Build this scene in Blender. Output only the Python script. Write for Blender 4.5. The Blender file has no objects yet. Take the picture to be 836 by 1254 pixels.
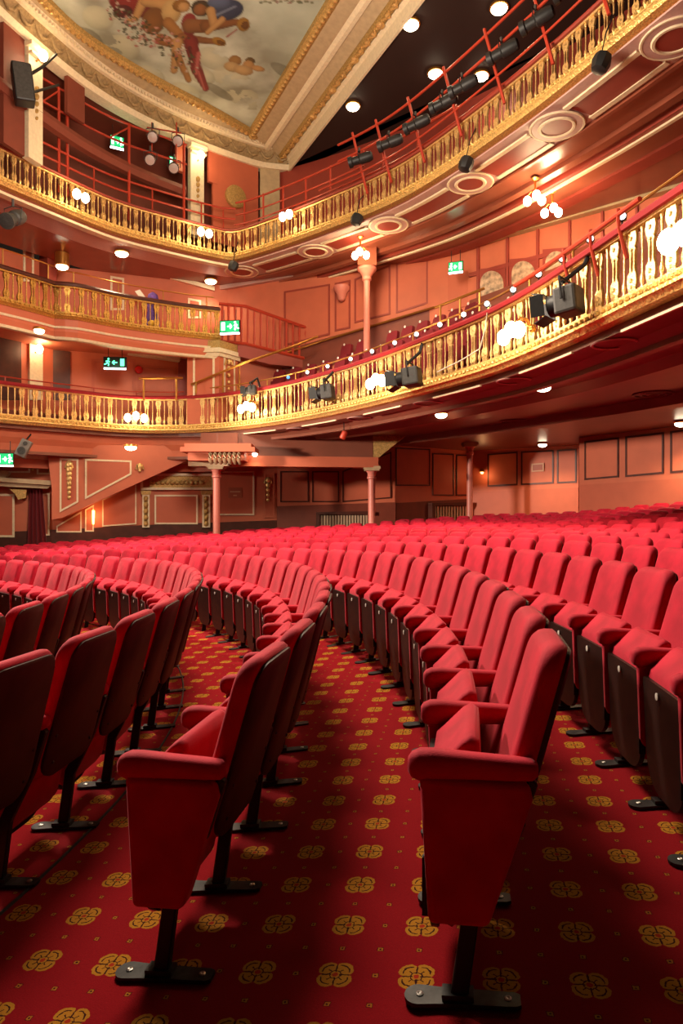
import bpy, bmesh, math, random
from mathutils import Vector, Matrix
import numpy as np

# ------------------------------------------------------------------ camera, world, big lights, exposure
scene = bpy.context.scene
COL = scene.collection
F, HC = 836.0, 1.408                      # focal length in pixels (24 mm on a 36 mm tall frame), eye height
cam_d = bpy.data.cameras.new('camera')
cam_d.sensor_fit = 'VERTICAL'; cam_d.sensor_height = 36; cam_d.sensor_width = 24; cam_d.lens = 24
cam_d.clip_start = 0.05; cam_d.clip_end = 200
cam = bpy.data.objects.new('camera', cam_d); COL.objects.link(cam)
cam.location = (0, 0, HC); cam.rotation_euler = (math.pi / 2, 0, 0)
scene.camera = cam

world = bpy.data.worlds.new('world'); scene.world = world; world.use_nodes = True
world.node_tree.nodes['Background'].inputs[0].default_value = (1.0, 0.62, 0.42, 1)
world.node_tree.nodes['Background'].inputs[1].default_value = 0.015

scene.view_settings.view_transform = 'Standard'; scene.view_settings.look = 'None'
scene.view_settings.gamma = 1.0; scene.view_settings.use_curve_mapping = False
scene.view_settings.exposure = 0.0
try:
    scene.cycles.use_denoising = True
    scene.cycles.max_bounces = 6; scene.cycles.diffuse_bounces = 3; scene.cycles.glossy_bounces = 3
    scene.cycles.caustics_reflective = False; scene.cycles.caustics_refractive = False
    scene.cycles.sample_clamp_indirect = 4.0
except Exception:
    pass

def add_light(name, kind, loc, energy, color=(1, .72, .45), target=None, **kw):
    d = bpy.data.lights.new(name, kind); d.energy = energy; d.color = color
    for k, v in kw.items(): setattr(d, k, v)
    o = bpy.data.objects.new(name, d); COL.objects.link(o); o.location = loc
    if target is not None:
        o.rotation_euler = (Vector(target) - Vector(loc)).to_track_quat('-Z', 'Y').to_euler()
    return o
# stage-side lamps: a rig over the proscenium and a lower one at the side of the stage opening
KEY = (1.0, .80, .64)
add_light('stage_rig_lamp', 'SPOT', (-8.8, 12.5, 8.6), 8300, KEY, (0.7, 4.4, .5), spot_size=1.35, spot_blend=.8, shadow_soft_size=.5)
add_light('stage_side_lamp', 'SPOT', (-14.0, 9.5, 3.6), 1800, KEY, (-4.0, 20.5, 1.5), spot_size=.6, spot_blend=.5, shadow_soft_size=.4)
add_light('stage_side_lamp', 'SPOT', (-14.0, 8.5, 3.6), 15000, KEY, (5.5, 20.0, 1.7), spot_size=.55, spot_blend=.5, shadow_soft_size=.4)
add_light('added_overhead_lamp', 'POINT', (-1.4, 8.4, 7.4), 2900, (1, .82, .62), shadow_soft_size=1.2)  # unseen overhead lamp added to brighten carpet, seats and mural; no chandelier hangs here

# ------------------------------------------------------------------ helpers
R0 = random.Random(7)
def at(u, v, d): return Vector(((u - 418) / F * d, d, HC + (627 - v) / F * d))
def atz(u, v, z):
    d = F * (z - HC) / (627 - v); return at(u, v, d)

ORG = {}
class MB:
    def __init__(s): s.v = []; s.f = []
    def add(s, vs, fs):
        o = len(s.v); s.v += [tuple(p) for p in vs]; s.f += [tuple(i + o for i in f) for f in fs]; return s
    def box(s, c, size, rz=0.0, M=None):
        hx, hy, hz = size[0] / 2, size[1] / 2, size[2] / 2
        vs = [Vector((x, y, z)) for x in (-hx, hx) for y in (-hy, hy) for z in (-hz, hz)]
        m = Matrix.Rotation(rz, 3, 'Z') if M is None else M
        c = Vector(c)
        return s.add([c + m @ p for p in vs], [(0, 1, 3, 2), (4, 6, 7, 5), (0, 4, 5, 1), (2, 3, 7, 6), (0, 2, 6, 4), (1, 5, 7, 3)])
    def prism(s, pts, vec):
        pts = [Vector(p) for p in pts]; vec = Vector(vec); n = len(pts)
        vs = pts + [p + vec for p in pts]
        return s.add(vs, [tuple(range(n - 1, -1, -1)), tuple(range(n, 2 * n))] + [(i, (i + 1) % n, (i + 1) % n + n, i + n) for i in range(n)])
    def tube(s, pts, r, n=6, closed=False):
        pts = [Vector(p) for p in pts]; m = len(pts); rs = r if isinstance(r, (list, tuple)) else [r] * m
        rings = []
        for i, p in enumerate(pts):
            a = pts[(i - 1) % m] if (closed or i > 0) else p
            b = pts[(i + 1) % m] if (closed or i < m - 1) else p
            t = (b - a).normalized()
            up = Vector((0, 0, 1)) if abs(t.z) < .95 else Vector((1, 0, 0))
            x = t.cross(up).normalized(); y = x.cross(t)
            rings.append([p + (x * math.cos(k * 2 * math.pi / n) + y * math.sin(k * 2 * math.pi / n)) * rs[i] for k in range(n)])
        vs = [q for g in rings for q in g]; fs = []
        for i in range(m if closed else m - 1):
            j = (i + 1) % m
            for k in range(n): fs.append((i * n + k, i * n + (k + 1) % n, j * n + (k + 1) % n, j * n + k))
        if not closed: fs += [tuple(range(n - 1, -1, -1)), tuple(range((m - 1) * n, m * n))]
        return s.add(vs, fs)
    def lathe(s, prof, n=12, c=(0, 0, 0), M=None):
        c = Vector(c); vs = []; fs = []
        for (r, z) in prof:
            for k in range(n):
                p = Vector((r * math.cos(2 * math.pi * k / n), r * math.sin(2 * math.pi * k / n), z))
                vs.append(c + (M @ p if M is not None else p))
        m = len(prof)
        for i in range(m - 1):
            for k in range(n): fs.append((i * n + k, i * n + (k + 1) % n, (i + 1) * n + (k + 1) % n, (i + 1) * n + k))
        fs += [tuple(range(n - 1, -1, -1)), tuple(range((m - 1) * n, m * n))]
        return s.add(vs, fs)
    def ball(s, c, r, n=12, m=8, sc=(1, 1, 1)):
        prof = [(max(1e-4, math.sin(math.pi * i / m)) * r, -math.cos(math.pi * i / m) * r) for i in range(m + 1)]
        M = Matrix.Diagonal(Vector(sc)); return s.lathe(prof, n, c, M)
    def loops(s, loops, cap=True):
        n = len(loops[0]); vs = [p for l in loops for p in l]; fs = []
        for i in range(len(loops) - 1):
            for k in range(n): fs.append((i * n + k, i * n + (k + 1) % n, (i + 1) * n + (k + 1) % n, (i + 1) * n + k))
        if cap: fs += [tuple(range(n - 1, -1, -1)), tuple(range((len(loops) - 1) * n, len(loops) * n))]
        return s.add(vs, fs)
    def mesh(s, name, mat=None, smooth=False, org=(0, 0, 0), bevel=0.0, segs=2, angle=None):
        org = Vector(org)
        me = bpy.data.meshes.new(name)
        me.from_pydata([tuple(Vector(p) - org) for p in s.v], [], s.f)
        bm = bmesh.new(); bm.from_mesh(me)
        bmesh.ops.recalc_face_normals(bm, faces=bm.faces)
        if bevel > 0:
            es = [e for e in bm.edges if len(e.link_faces) == 2 and e.calc_face_angle(0) > .6]
            bmesh.ops.bevel(bm, geom=es, offset=bevel, segments=segs, profile=.5, affect='EDGES', clamp_overlap=True)
        if smooth:
            for f in bm.faces: f.smooth = True
            lim = angle if angle else .7
            for e in bm.edges:
                if len(e.link_faces) == 2 and e.calc_face_angle(0) > lim: e.smooth = False
            if bevel > 0:
                for f in bm.faces:
                    if f.calc_area() > .004: f.smooth = False
        bm.to_mesh(me); bm.free()
        if mat: me.materials.append(mat)
        return me

def link(name, data, parent=None, loc=None, rot=None):
    o = bpy.data.objects.new(name, data); COL.objects.link(o)
    if parent is not None: o.parent = parent
    if loc is not None: o.location = loc
    if rot is not None: o.rotation_euler = rot
    return o
def tag(o, label=None, cat=None, group=None, kind=None):
    if label: o['label'] = label
    if cat: o['category'] = cat
    if group: o['group'] = group
    if kind: o['kind'] = kind
    return o
def thing(name, label, cat, loc=(0, 0, 0), group=None):
    o = link(name, None, None, loc); o.empty_display_size = .1; ORG[o.name] = Vector(loc)
    return tag(o, label, cat, group)
def part(mb, name, mat, parent, smooth=False, bevel=0.0, segs=2, label=None, kind=None, angle=None):
    org = ORG.get(parent.name, Vector((0, 0, 0))) if parent is not None else Vector((0, 0, 0))
    o = link(name, mb.mesh(name, mat, smooth, org, bevel, segs, angle), parent); ORG[o.name] = org
    return tag(o, label=label, kind=kind)
def solo(mb, name, mat, label, cat, group=None, smooth=False, bevel=0.0, segs=2, kind=None):
    c = Vector((0, 0, 0))
    for p in mb.v: c += Vector(p)
    c /= max(1, len(mb.v)); c.z = min(p[2] for p in mb.v)
    o = link(name, mb.mesh(name, mat, smooth, c, bevel, segs), None, c); ORG[o.name] = c
    return tag(o, label, cat, group, kind)
def struct(mb, name, mat, label=None, smooth=False, cat=None, angle=None):
    o = link(name, mb.mesh(name, mat, smooth, angle=angle)); ORG[o.name] = Vector((0, 0, 0))
    o['kind'] = 'structure'
    return tag(o, label, cat)

# ------------------------------------------------------------------ materials
def lin(c):
    return tuple(((x / 255) / 12.92 if x / 255 <= .04045 else ((x / 255 + .055) / 1.055) ** 2.4) for x in c)
def mat(name, col, rough=.6, metal=0.0, noise=0.0, nscale=20.0, bump=0.0, bscale=60.0, emit=0.0, ecol=None, sheen=0.0, coat=0.0, spec=.4):
    m = bpy.data.materials.new(name); m.use_nodes = True
    nt = m.node_tree; b = nt.nodes['Principled BSDF']
    b.inputs['Base Color'].default_value = (*col, 1); b.inputs['Roughness'].default_value = rough
    b.inputs['Metallic'].default_value = metal; b.inputs['Specular IOR Level'].default_value = spec
    if sheen:
        b.inputs['Sheen Weight'].default_value = sheen; b.inputs['Sheen Roughness'].default_value = .35
        b.inputs['Sheen Tint'].default_value = (1, .42, .44, 1)
    if coat: b.inputs['Coat Weight'].default_value = coat
    tc = nt.nodes.new('ShaderNodeTexCoord')
    if noise:
        n = nt.nodes.new('ShaderNodeTexNoise'); n.inputs['Scale'].default_value = nscale; n.inputs['Detail'].default_value = 3
        nt.links.new(tc.outputs['Object'], n.inputs['Vector'])
        mr = nt.nodes.new('ShaderNodeMapRange'); mr.inputs[1].default_value = .3; mr.inputs[2].default_value = .7
        mr.inputs[3].default_value = 1 - noise; mr.inputs[4].default_value = 1 + noise
        nt.links.new(n.outputs['Fac'], mr.inputs[0])
        mx = nt.nodes.new('ShaderNodeVectorMath'); mx.operation = 'SCALE'; mx.inputs[0].default_value = col
        nt.links.new(mr.outputs[0], mx.inputs['Scale']); nt.links.new(mx.outputs[0], b.inputs['Base Color'])
    if bump:
        n2 = nt.nodes.new('ShaderNodeTexNoise'); n2.inputs['Scale'].default_value = bscale; n2.inputs['Detail'].default_value = 2
        nt.links.new(tc.outputs['Object'], n2.inputs['Vector'])
        bp = nt.nodes.new('ShaderNodeBump'); bp.inputs['Strength'].default_value = bump; bp.inputs['Distance'].default_value = .02
        nt.links.new(n2.outputs['Fac'], bp.inputs['Height']); nt.links.new(bp.outputs[0], b.inputs['Normal'])
    if emit:
        b.inputs['Emission Color'].default_value = (*(ecol or col), 1); b.inputs['Emission Strength'].default_value = emit
    return m
M = {}
M['velvet'] = mat('red_velvet', (.50, .012, .036), .75, noise=.22, nscale=6, bump=.12, bscale=240, sheen=.28, spec=.15)
M['wood'] = mat('dark_seat_wood', (.017, .0060, .0040), .45, noise=.3, nscale=14, spec=.25)
M['shell'] = mat('dark_back_board', (.042, .016, .009), .55, noise=.25, nscale=9, spec=.2)
M['iron'] = mat('black_iron', (.012, .011, .011), .5, metal=.3)
M['plate'] = mat('floor_plate_metal', (.035, .034, .034), .5, metal=.5, noise=.4, nscale=30)
M['steel'] = mat('bright_steel', (.5, .48, .45), .35, metal=.9)
M['enamel'] = mat('white_number_enamel', (.75, .70, .62), .4)
M['salmon'] = mat('salmon_wall_paint', (.58, .150, .075), .55, noise=.05, nscale=2.5)
M['salmon_dk'] = mat('deep_salmon_panel', (.53, .125, .062), .55, noise=.05, nscale=2.5)
M['dado'] = mat('brown_dado_paint', (.20, .042, .022), .5, noise=.1, nscale=3)
M['brown'] = mat('dark_brown_wood', (.075, .018, .010), .45, noise=.2, nscale=5)
M['maroon'] = mat('maroon_paint', (.30, .045, .028), .5, noise=.06, nscale=3)
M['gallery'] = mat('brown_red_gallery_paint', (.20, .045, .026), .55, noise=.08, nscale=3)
M['mauve'] = mat('mauve_pink_paint', (.55, .33, .29), .5, noise=.05)
M['cream'] = mat('cream_moulding', (.80, .66, .44), .5, noise=.08, nscale=15)
M['oldgold'] = mat('dull_gilt_ornament', (.50, .31, .10), .5, metal=.35, noise=.3, nscale=30, bump=.4, bscale=40)
M['gold'] = mat('bright_gilt', (.76, .48, .18), .36, metal=.6, noise=.25, nscale=40, bump=.3, bscale=55)
M['goldbase'] = mat('gilt_leaf_moulding', (.84, .54, .17), .4, metal=.45, noise=.3, nscale=30, bump=.9, bscale=26)
M['brass'] = mat('brass_rail', (.62, .30, .07), .3, metal=.85)
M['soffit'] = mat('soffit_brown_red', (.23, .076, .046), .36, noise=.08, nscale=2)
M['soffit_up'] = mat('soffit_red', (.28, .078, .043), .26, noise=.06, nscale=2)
M['cornice'] = mat('cream_cornice', (.48, .35, .20), .55, noise=.1, nscale=8)
M['frieze'] = mat('tan_frieze_plaster', (.36, .24, .11), .6, noise=.25, nscale=14, bump=.6, bscale=18)
M['black_ceil'] = mat('dark_gallery_ceiling', (.030, .014, .010), .7)
M['redpipe'] = mat('red_painted_pipe', (.42, .040, .018), .4)
M['chromelamp'] = mat('dark_chrome', (.10, .095, .09), .25, metal=.8)
M['bulbdim'] = mat('silver_lens', (.55, .53, .5), .2, metal=.5)
M['black'] = mat('matt_black', (.012, .012, .013), .5, noise=.2)
M['darkgrey'] = mat('dark_grey_casing', (.05, .048, .045), .55, noise=.2)
M['grey'] = mat('grey_casing', (.22, .20, .18), .6)
M['chrome'] = mat('chrome', (.45, .44, .42), .3, metal=.5)
M['curtain'] = mat('dark_red_curtain', (.16, .008, .012), .85, sheen=.3)
M['globe'] = mat('glowing_globe', (1, .9, .7), .4, emit=22, ecol=(1, .80, .50))
M['down'] = mat('glowing_downlight', (1, .9, .7), .4, emit=18, ecol=(1, .84, .58))
M['warmglow'] = mat('warm_strip_glow', (1, .6, .25), .4, emit=5, ecol=(1, .5, .16))
M['bulb'] = mat('white_lens', (1, 1, 1), .4, emit=3.0, ecol=(1, .95, .9))
M['signgreen'] = mat('exit_sign_green', (.01, .35, .12), .4, emit=.9, ecol=(.01, .50, .16))
M['signwhite'] = mat('exit_sign_white', (.9, 1, .9), .4, emit=3.2, ecol=(.75, 1, .85))
M['signpale'] = mat('exit_tube_white', (.9, 1, .95), .4, emit=5.0, ecol=(.80, .95, 1))
M['signglow'] = mat('exit_sign_green_glyph', (.1, .9, .4), .4, emit=3.0, ecol=(.10, 1, .45))
M['redlens'] = mat('red_alarm', (.6, .01, .01), .4)
M['mirror'] = mat('etched_mirror', (.50, .34, .22), .4, noise=.6, nscale=7)
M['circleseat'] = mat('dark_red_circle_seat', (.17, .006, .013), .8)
M['railvelvet'] = mat('rail_red_velvet', (.30, .008, .014), .75, sheen=.2)
M['radiator'] = mat('radiator_cream', (.50, .34, .22), .5)
M['purple'] = mat('purple_cloth', (.10, .04, .22), .8, noise=.5, nscale=12)
M['yellow'] = mat('yellow_cloth', (.7, .4, .03), .8)
M['white'] = mat('white_board', (.75, .68, .58), .6)
M['blue'] = mat('blue_lens', (.05, .25, .8), .3, emit=1.0, ecol=(.1, .35, 1))
M['plaque'] = mat('plaque_brown', (.40, .10, .05), .5)
M['lettering'] = mat('cream_lettering', (.62, .36, .2), .5)

def carpet_material():
    m = bpy.data.materials.new('red_rosette_carpet'); m.use_nodes = True; nt = m.node_tree; b = nt.nodes['Principled BSDF']
    L = nt.links
    def val(x): return x
    def mth(op, a, b_=None, c=None):
        n = nt.nodes.new('ShaderNodeMath'); n.operation = op
        for i, x in enumerate((a, b_, c)):
            if x is None: continue
            if isinstance(x, (int, float)): n.inputs[i].default_value = x
            else: L.new(x, n.inputs[i])
        return n.outputs[0]
    tc = nt.nodes.new('ShaderNodeTexCoord')
    mp = nt.nodes.new('ShaderNodeMapping'); mp.inputs['Rotation'].default_value = (0, 0, math.radians(10.5))
    s = 1 / .253; mp.inputs['Scale'].default_value = (s, s, s); mp.inputs['Location'].default_value = (.10, .20, 0)
    L.new(tc.outputs['Object'], mp.inputs['Vector'])
    wob = nt.nodes.new('ShaderNodeTexNoise'); wob.inputs['Scale'].default_value = 90; wob.inputs['Detail'].default_value = 1
    L.new(tc.outputs['Object'], wob.inputs['Vector'])
    wv = nt.nodes.new('ShaderNodeVectorMath'); wv.operation = 'MULTIPLY_ADD'
    L.new(wob.outputs['Color'], wv.inputs[0]); wv.inputs[1].default_value = (.03, .03, 0); L.new(mp.outputs[0], wv.inputs[2])
    sp = nt.nodes.new('ShaderNodeSeparateXYZ'); L.new(wv.outputs[0], sp.inputs[0])
    px, py = sp.outputs[0], sp.outputs[1]
    cx = mth('SUBTRACT', mth('FRACT', px), .5); cy = mth('SUBTRACT', mth('FRACT', py), .5)
    r = mth('SQRT', mth('ADD', mth('MULTIPLY', cx, cx), mth('MULTIPLY', cy, cy)))
    th = mth('ARCTAN2', cy, cx)
    s2 = mth('ABSOLUTE', mth('SINE', mth('MULTIPLY', th, 2)))
    Rp = mth('MULTIPLY', mth('ADD', mth('MULTIPLY', mth('POWER', s2, .45), .40), .60), .25)
    petal = mth('LESS_THAN', r, Rp)
    gap = mth('MULTIPLY', mth('LESS_THAN', s2, mth('DIVIDE', .022, mth('MAXIMUM', r, .02))), mth('GREATER_THAN', r, .05))
    rr = mth('DIVIDE', r, Rp)
    arc = mth('MULTIPLY', mth('MULTIPLY', mth('GREATER_THAN', rr, .73), mth('LESS_THAN', rr, .81)), mth('GREATER_THAN', s2, .5))
    ring = mth('MULTIPLY', mth('GREATER_THAN', r, .064), mth('LESS_THAN', r, .078))
    vein = mth('MULTIPLY', mth('MULTIPLY', mth('GREATER_THAN', s2, .99), mth('LESS_THAN', r, .13)), mth('GREATER_THAN', r, .07))
    dark = mth('MULTIPLY', petal, mth('MINIMUM', 1, mth('ADD', mth('ADD', gap, arc), mth('ADD', ring, vein))))
    core = mth('LESS_THAN', r, .036)
    qx = mth('ABSOLUTE', mth('SUBTRACT', mth('FRACT', mth('ADD', mth('MULTIPLY', px, 2), .5)), .5))
    qy = mth('ABSOLUTE', mth('SUBTRACT', mth('FRACT', mth('ADD', mth('MULTIPLY', py, 2), .5)), .5))
    q = mth('MAXIMUM', qx, qy)
    far = mth('GREATER_THAN', r, .3)
    sq = mth('MULTIPLY', mth('LESS_THAN', q, .062), far)
    sqd = mth('MULTIPLY', mth('LESS_THAN', q, .026), far)
    sqe = mth('MULTIPLY', mth('MULTIPLY', mth('GREATER_THAN', q, .062), mth('LESS_THAN', q, .082)), far)
    def mix(fac, a, c):
        n = nt.nodes.new('ShaderNodeMix'); n.data_type = 'RGBA'
        if isinstance(fac, (int, float)): n.inputs[0].default_value = fac
        else: L.new(fac, n.inputs[0])
        for i, x in ((6, a), (7, c)):
            if isinstance(x, tuple): n.inputs[i].default_value = (*x, 1)
            else: L.new(x, n.inputs[i])
        return n.outputs[2]
    nz = nt.nodes.new('ShaderNodeTexNoise'); nz.inputs['Scale'].default_value = 260; nz.inputs['Detail'].default_value = 2
    L.new(tc.outputs['Object'], nz.inputs['Vector'])
    big = nt.nodes.new('ShaderNodeTexNoise'); big.inputs['Scale'].default_value = 2.2; big.inputs['Detail'].default_value = 4
    L.new(tc.outputs['Object'], big.inputs['Vector'])
    red = mix(nz.outputs['Fac'], (.19, .003, .008), (.40, .009, .015))
    red = mix(mth('MULTIPLY', mth('SUBTRACT', big.outputs['Fac'], .35), .9), red, (.19, .0035, .007))
    gold = mix(nz.outputs['Fac'], (.37, .145, .012), (.60, .27, .028))
    dk = (.045, .010, .008)
    c = mix(petal, red, gold); c = mix(dark, c, dk); c = mix(core, c, (.42, .035, .012))
    c = mix(sqe, c, (.10, .004, .006)); c = mix(mth('MULTIPLY', sq, .75), c, gold); c = mix(sqd, c, dk)
    L.new(c, b.inputs['Base Color']); b.inputs['Roughness'].default_value = .95; b.inputs['Specular IOR Level'].default_value = .08
    b.inputs['Sheen Weight'].default_value = .08; b.inputs['Sheen Tint'].default_value = (1, .3, .3, 1)
    bp = nt.nodes.new('ShaderNodeBump'); bp.inputs['Strength'].default_value = .35; bp.inputs['Distance'].default_value = .004
    L.new(nz.outputs['Fac'], bp.inputs['Height']); L.new(bp.outputs[0], b.inputs['Normal'])
    return m
M['carpet'] = carpet_material()

# ------------------------------------------------------------------ plan curves
class Path:
    def __init__(s, pts, n=24):
        P = [Vector((x, y)) for x, y in pts]; out = []
        for i in range(len(P) - 1):
            p0 = P[i - 1] if i > 0 else P[i] * 2 - P[i + 1]
            p3 = P[i + 2] if i + 2 < len(P) else P[i + 1] * 2 - P[i]
            p1, p2 = P[i], P[i + 1]
            for k in range(n):
                t = k / n
                out.append(.5 * ((2 * p1) + (-p0 + p2) * t + (2 * p0 - 5 * p1 + 4 * p2 - p3) * t * t + (-p0 + 3 * p1 - 3 * p2 + p3) * t ** 3))
        out.append(P[-1]); s.p = out; s.s = [0.0]
        for a, b in zip(out, out[1:]): s.s.append(s.s[-1] + (b - a).length)
        s.len = s.s[-1]
    def at(s, d):
        import bisect
        d = min(max(d, 0), s.len); i = min(max(bisect.bisect_right(s.s, d) - 1, 0), len(s.p) - 2)
        t = (d - s.s[i]) / max(1e-9, s.s[i + 1] - s.s[i]); return s.p[i].lerp(s.p[i + 1], t)
    def tan(s, d): return (s.at(d + .12) - s.at(d - .12)).normalized()
    def nrm(s, d):                                   # to the left of travel: out into the auditorium
        t = s.tan(d); return Vector((-t.y, t.x))
    def w(s, d, n, z):
        q = s.at(d) + s.nrm(d) * n; return Vector((q.x, q.y, z))
    def at_u(s, u, n=0.0):                                  # arc length where the curve crosses picture column u (seen from the eye)
        best, bd = 0, 1e9
        k = 600
        for i in range(k + 1):
            d = s.len * i / k; q = s.at(d) + (s.nrm(d) * n if n else Vector((0, 0)))
            if q.y <= 0: continue
            e = abs(418 + F * q.x / q.y - u)
            if e < bd: bd, best = e, d
        return best
def sweep(mb, path, prof, s0=0, s1=None, step=.3, closed=True):
    s1 = path.len if s1 is None else s1
    n = max(1, int(math.ceil((s1 - s0) / step)))
    loops = [[path.w(s0 + (s1 - s0) * i / n, a, z) for a, z in prof] for i in range(n + 1)]
    return mb.loops(loops)
def strip(mb, path, a, b, z, h, s0=0, s1=None, step=.3): return sweep(mb, path, [(a, z), (b, z), (b, z + h), (a, z + h)], s0, s1, step)

DRESS = Path([(4.05, 2.6), (3.95, 4.4), (3.47, 6.95), (2.74, 10.3), (1.81, 12.5), (.04, 15.55), (-1.88, 17.9), (-3.9, 19.3), (-5.9, 19.45), (-7.4, 18.35), (-8.6, 17.2), (-9.8, 15.7)])
UPPER = Path([(5.6, 7.2), (4.5, 9.85), (3.31, 12.5), (1.53, 15.5), (-.37, 17.4), (-2.0, 18.75), (-3.0, 19.42), (-3.55, 19.28), (-4.8, 18.4), (-5.9, 17.45), (-6.9, 15.95), (-7.6, 14.8), (-8.3, 13.4)])
CX, CY, RB, PITCH, SEATW = -9.513, 4.094, 9.934, .945, .5
GX = [(-14, -.85), (-8, -.5), (-3.5, -.26), (-.42, -.08), (.35, 0), (1.75, .089), (2.6, .115), (3.3, .127), (3.86, .145), (4.41, .18), (4.93, .245), (5.43, .309), (5.92, .364), (6.39, .43), (6.85, .486), (7.3, .555), (7.75, .62), (10, .8), (16, 1.0)]
def floor_at(x, y):
    r = math.hypot(x - CX, y - CY); th = math.atan2(y - CY, x - CX)
    g = GX[0][1]
    for (a, za), (b, zb) in zip(GX, GX[1:]):
        if x <= b: g = za + (zb - za) * max(0, (x - a)) / (b - a); break
    l = .058 * x + .006 * (r - 10.1)
    if x > 3: l += .05 * min(1, (x - 3))
    w = min(1, max(0, (.92 - th) / .25)); w = w * w * (3 - 2 * w)
    return l + (g - l) * w
def floor_rt(r, th): return floor_at(CX + r * math.cos(th), CY + r * math.sin(th))

# ------------------------------------------------------------------ floor
fm = MB(); rs = []; r = 1.0
rs = [RB + .2 + k * PITCH * .5 for k in range(-18, 34)]
ths = [-1.35 + 3.35 * i / 120 for i in range(121)]
vs = [(CX + r * math.cos(t), CY + r * math.sin(t), floor_rt(r, t)) for r in rs for t in ths]
n = len(ths)
fm.add(vs, [(i * n + j, i * n + j + 1, (i + 1) * n + j + 1, (i + 1) * n + j) for i in range(len(rs) - 1) for j in range(n - 1)])
floor = struct(fm, 'floor', M['carpet'], 'red patterned carpet with yellow rosettes covering the raked stalls floor', smooth=True)

# ------------------------------------------------------------------ walls: vertical planes given by two plan points
class Plane:
    def __init__(s, a, b):
        s.a = Vector((a[0], a[1], 0)); s.b = Vector((b[0], b[1], 0)); t = (s.b - s.a).normalized()
        s.t = t; s.n = Vector((t.y, -t.x, 0))
        if s.n.dot(-s.a) < 0: s.n = -s.n                   # faces the eye
    def px(s, u, v, off=0.0):
        d = Vector(((u - 418) / F, 1, (627 - v) / F)); k = (s.a + s.n * off).dot(s.n) / d.dot(s.n)
        return Vector((0, 0, HC)) + d * k
    def pz(s, u, z, off=0.0):
        p = s.px(u, 627, off); p.z = z; return p
    def ang(s): return math.atan2(s.t.y, s.t.x)
def slab(mb, pl, pts, th, off=0.0): return mb.prism([pl.px(u, v, off) for u, v in pts], pl.n * th)
def wallslab(mb, a, b, z0, z1, th):
    pl = Plane(a, b); A, B = pl.a, pl.b
    return mb.prism([Vector((A.x, A.y, z0)), Vector((B.x, B.y, z0)), Vector((B.x, B.y, z1)), Vector((A.x, A.y, z1))], -pl.n * th)
def inset(pts, w):
    n = len(pts); P = [Vector(p) for p in pts]
    ar = sum(P[i].x * P[(i + 1) % n].y - P[(i + 1) % n].x * P[i].y for i in range(n)); sg = 1 if ar > 0 else -1
    out = []
    for i in range(n):
        e1 = (P[i] - P[i - 1]).normalized(); e2 = (P[(i + 1) % n] - P[i]).normalized()
        n1 = Vector((-e1.y, e1.x)) * sg; n2 = Vector((-e2.y, e2.x)) * sg
        b = (n1 + n2); b = b / max(.3, b.dot(n1)); out.append(P[i] + b * w)
    return out
def frame(mb, pl, pts, w, th, off=0.0):
    """picture-frame moulding round a panel; corners pts as picture columns/rows on the plane, width w in metres"""
    Q = [pl.px(u, v, off) for u, v in pts]
    q2 = [Vector(((p - pl.a).dot(pl.t), p.z)) for p in Q]; i2 = inset(q2, w); n = len(Q)
    back = lambda c, o: pl.a + pl.t * c.x + pl.n * (off + o) + Vector((0, 0, c.y - 0))
    vs = [back(c, 0) for c in q2] + [back(c, th) for c in q2] + [back(c, th) for c in i2] + [back(c, 0) for c in i2]
    fs = []
    for i in range(n):
        j = (i + 1) % n
        for a in range(4):
            b = (a + 1) % 4
            fs.append((a * n + i, a * n + j, b * n + j, b * n + i))
    return mb.add(vs, fs)
def panel(pl, pts, parent, fmat, pmat, w=.05, off=0.0, th=.03):
    m = MB(); slab(m, pl, pts, .012, off); p = part(m, 'wall_panel', pmat, parent)
    m = MB(); frame(m, pl, pts, w, th, off); part(m, 'panel_frame', fmat, p, bevel=0)
    return p

W_SIDE = ((-2.05, 21.7), (-14.0, 17.694))
side = Plane(*W_SIDE)
mb = MB(); wallslab(mb, W_SIDE[0], W_SIDE[1], -.6, 3.6, .25)
wall_side = struct(mb, 'wall_side', M['salmon'], 'salmon panelled side wall of the stalls below the stair')
SIDE2 = ((-2.05, 21.7), (1.72, 22.0)); side2 = Plane(*SIDE2)
mb = MB(); wallslab(mb, SIDE2[0], SIDE2[1], -.2, 3.6, .25)
wall_side2 = struct(mb, 'wall_side_rear', M['salmon'], 'salmon wall with three dark framed panels above a radiator')
SIDE3 = ((1.72, 22.0), (4.55, 24.1)); side3 = Plane(*SIDE3)
mb = MB(); wallslab(mb, SIDE3[0], SIDE3[1], 0, 3.6, .25)
wall_side3 = struct(mb, 'wall_corner', M['salmon'], 'shadowed salmon wall with a second radiator behind the slim column')
BACK1 = ((4.55, 24.1), (7.6, 21.9)); back1 = Plane(*BACK1)
mb = MB(); wallslab(mb, BACK1[0], BACK1[1], 0, 3.6, .25)
wall_back1 = struct(mb, 'wall_back_recess', M['salmon'], 'recessed salmon back wall with small framed sign')
BACK2 = ((6.87, 19.75), (10.3, 14.05)); back2 = Plane(*BACK2)
mb = MB(); wallslab(mb, BACK2[0], BACK2[1], 0, 3.6, .25)
b2a = Vector((6.87, 19.75, 0)); ret = Vector((8.3, 21.4, 0))
mb.prism([b2a, ret, ret + Vector((0, 0, 3.6)), b2a + Vector((0, 0, 3.6))], Vector((.15, -.12, 0)))
wall_back2 = struct(mb, 'wall_back', M['salmon'], 'salmon back wall with large dark framed panels')

def band(pl, parent, pts, mt, th=.03, off=0.0, name='dado'):
    m = MB(); slab(m, pl, pts, th, off); return part(m, name, mt, parent)
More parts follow.
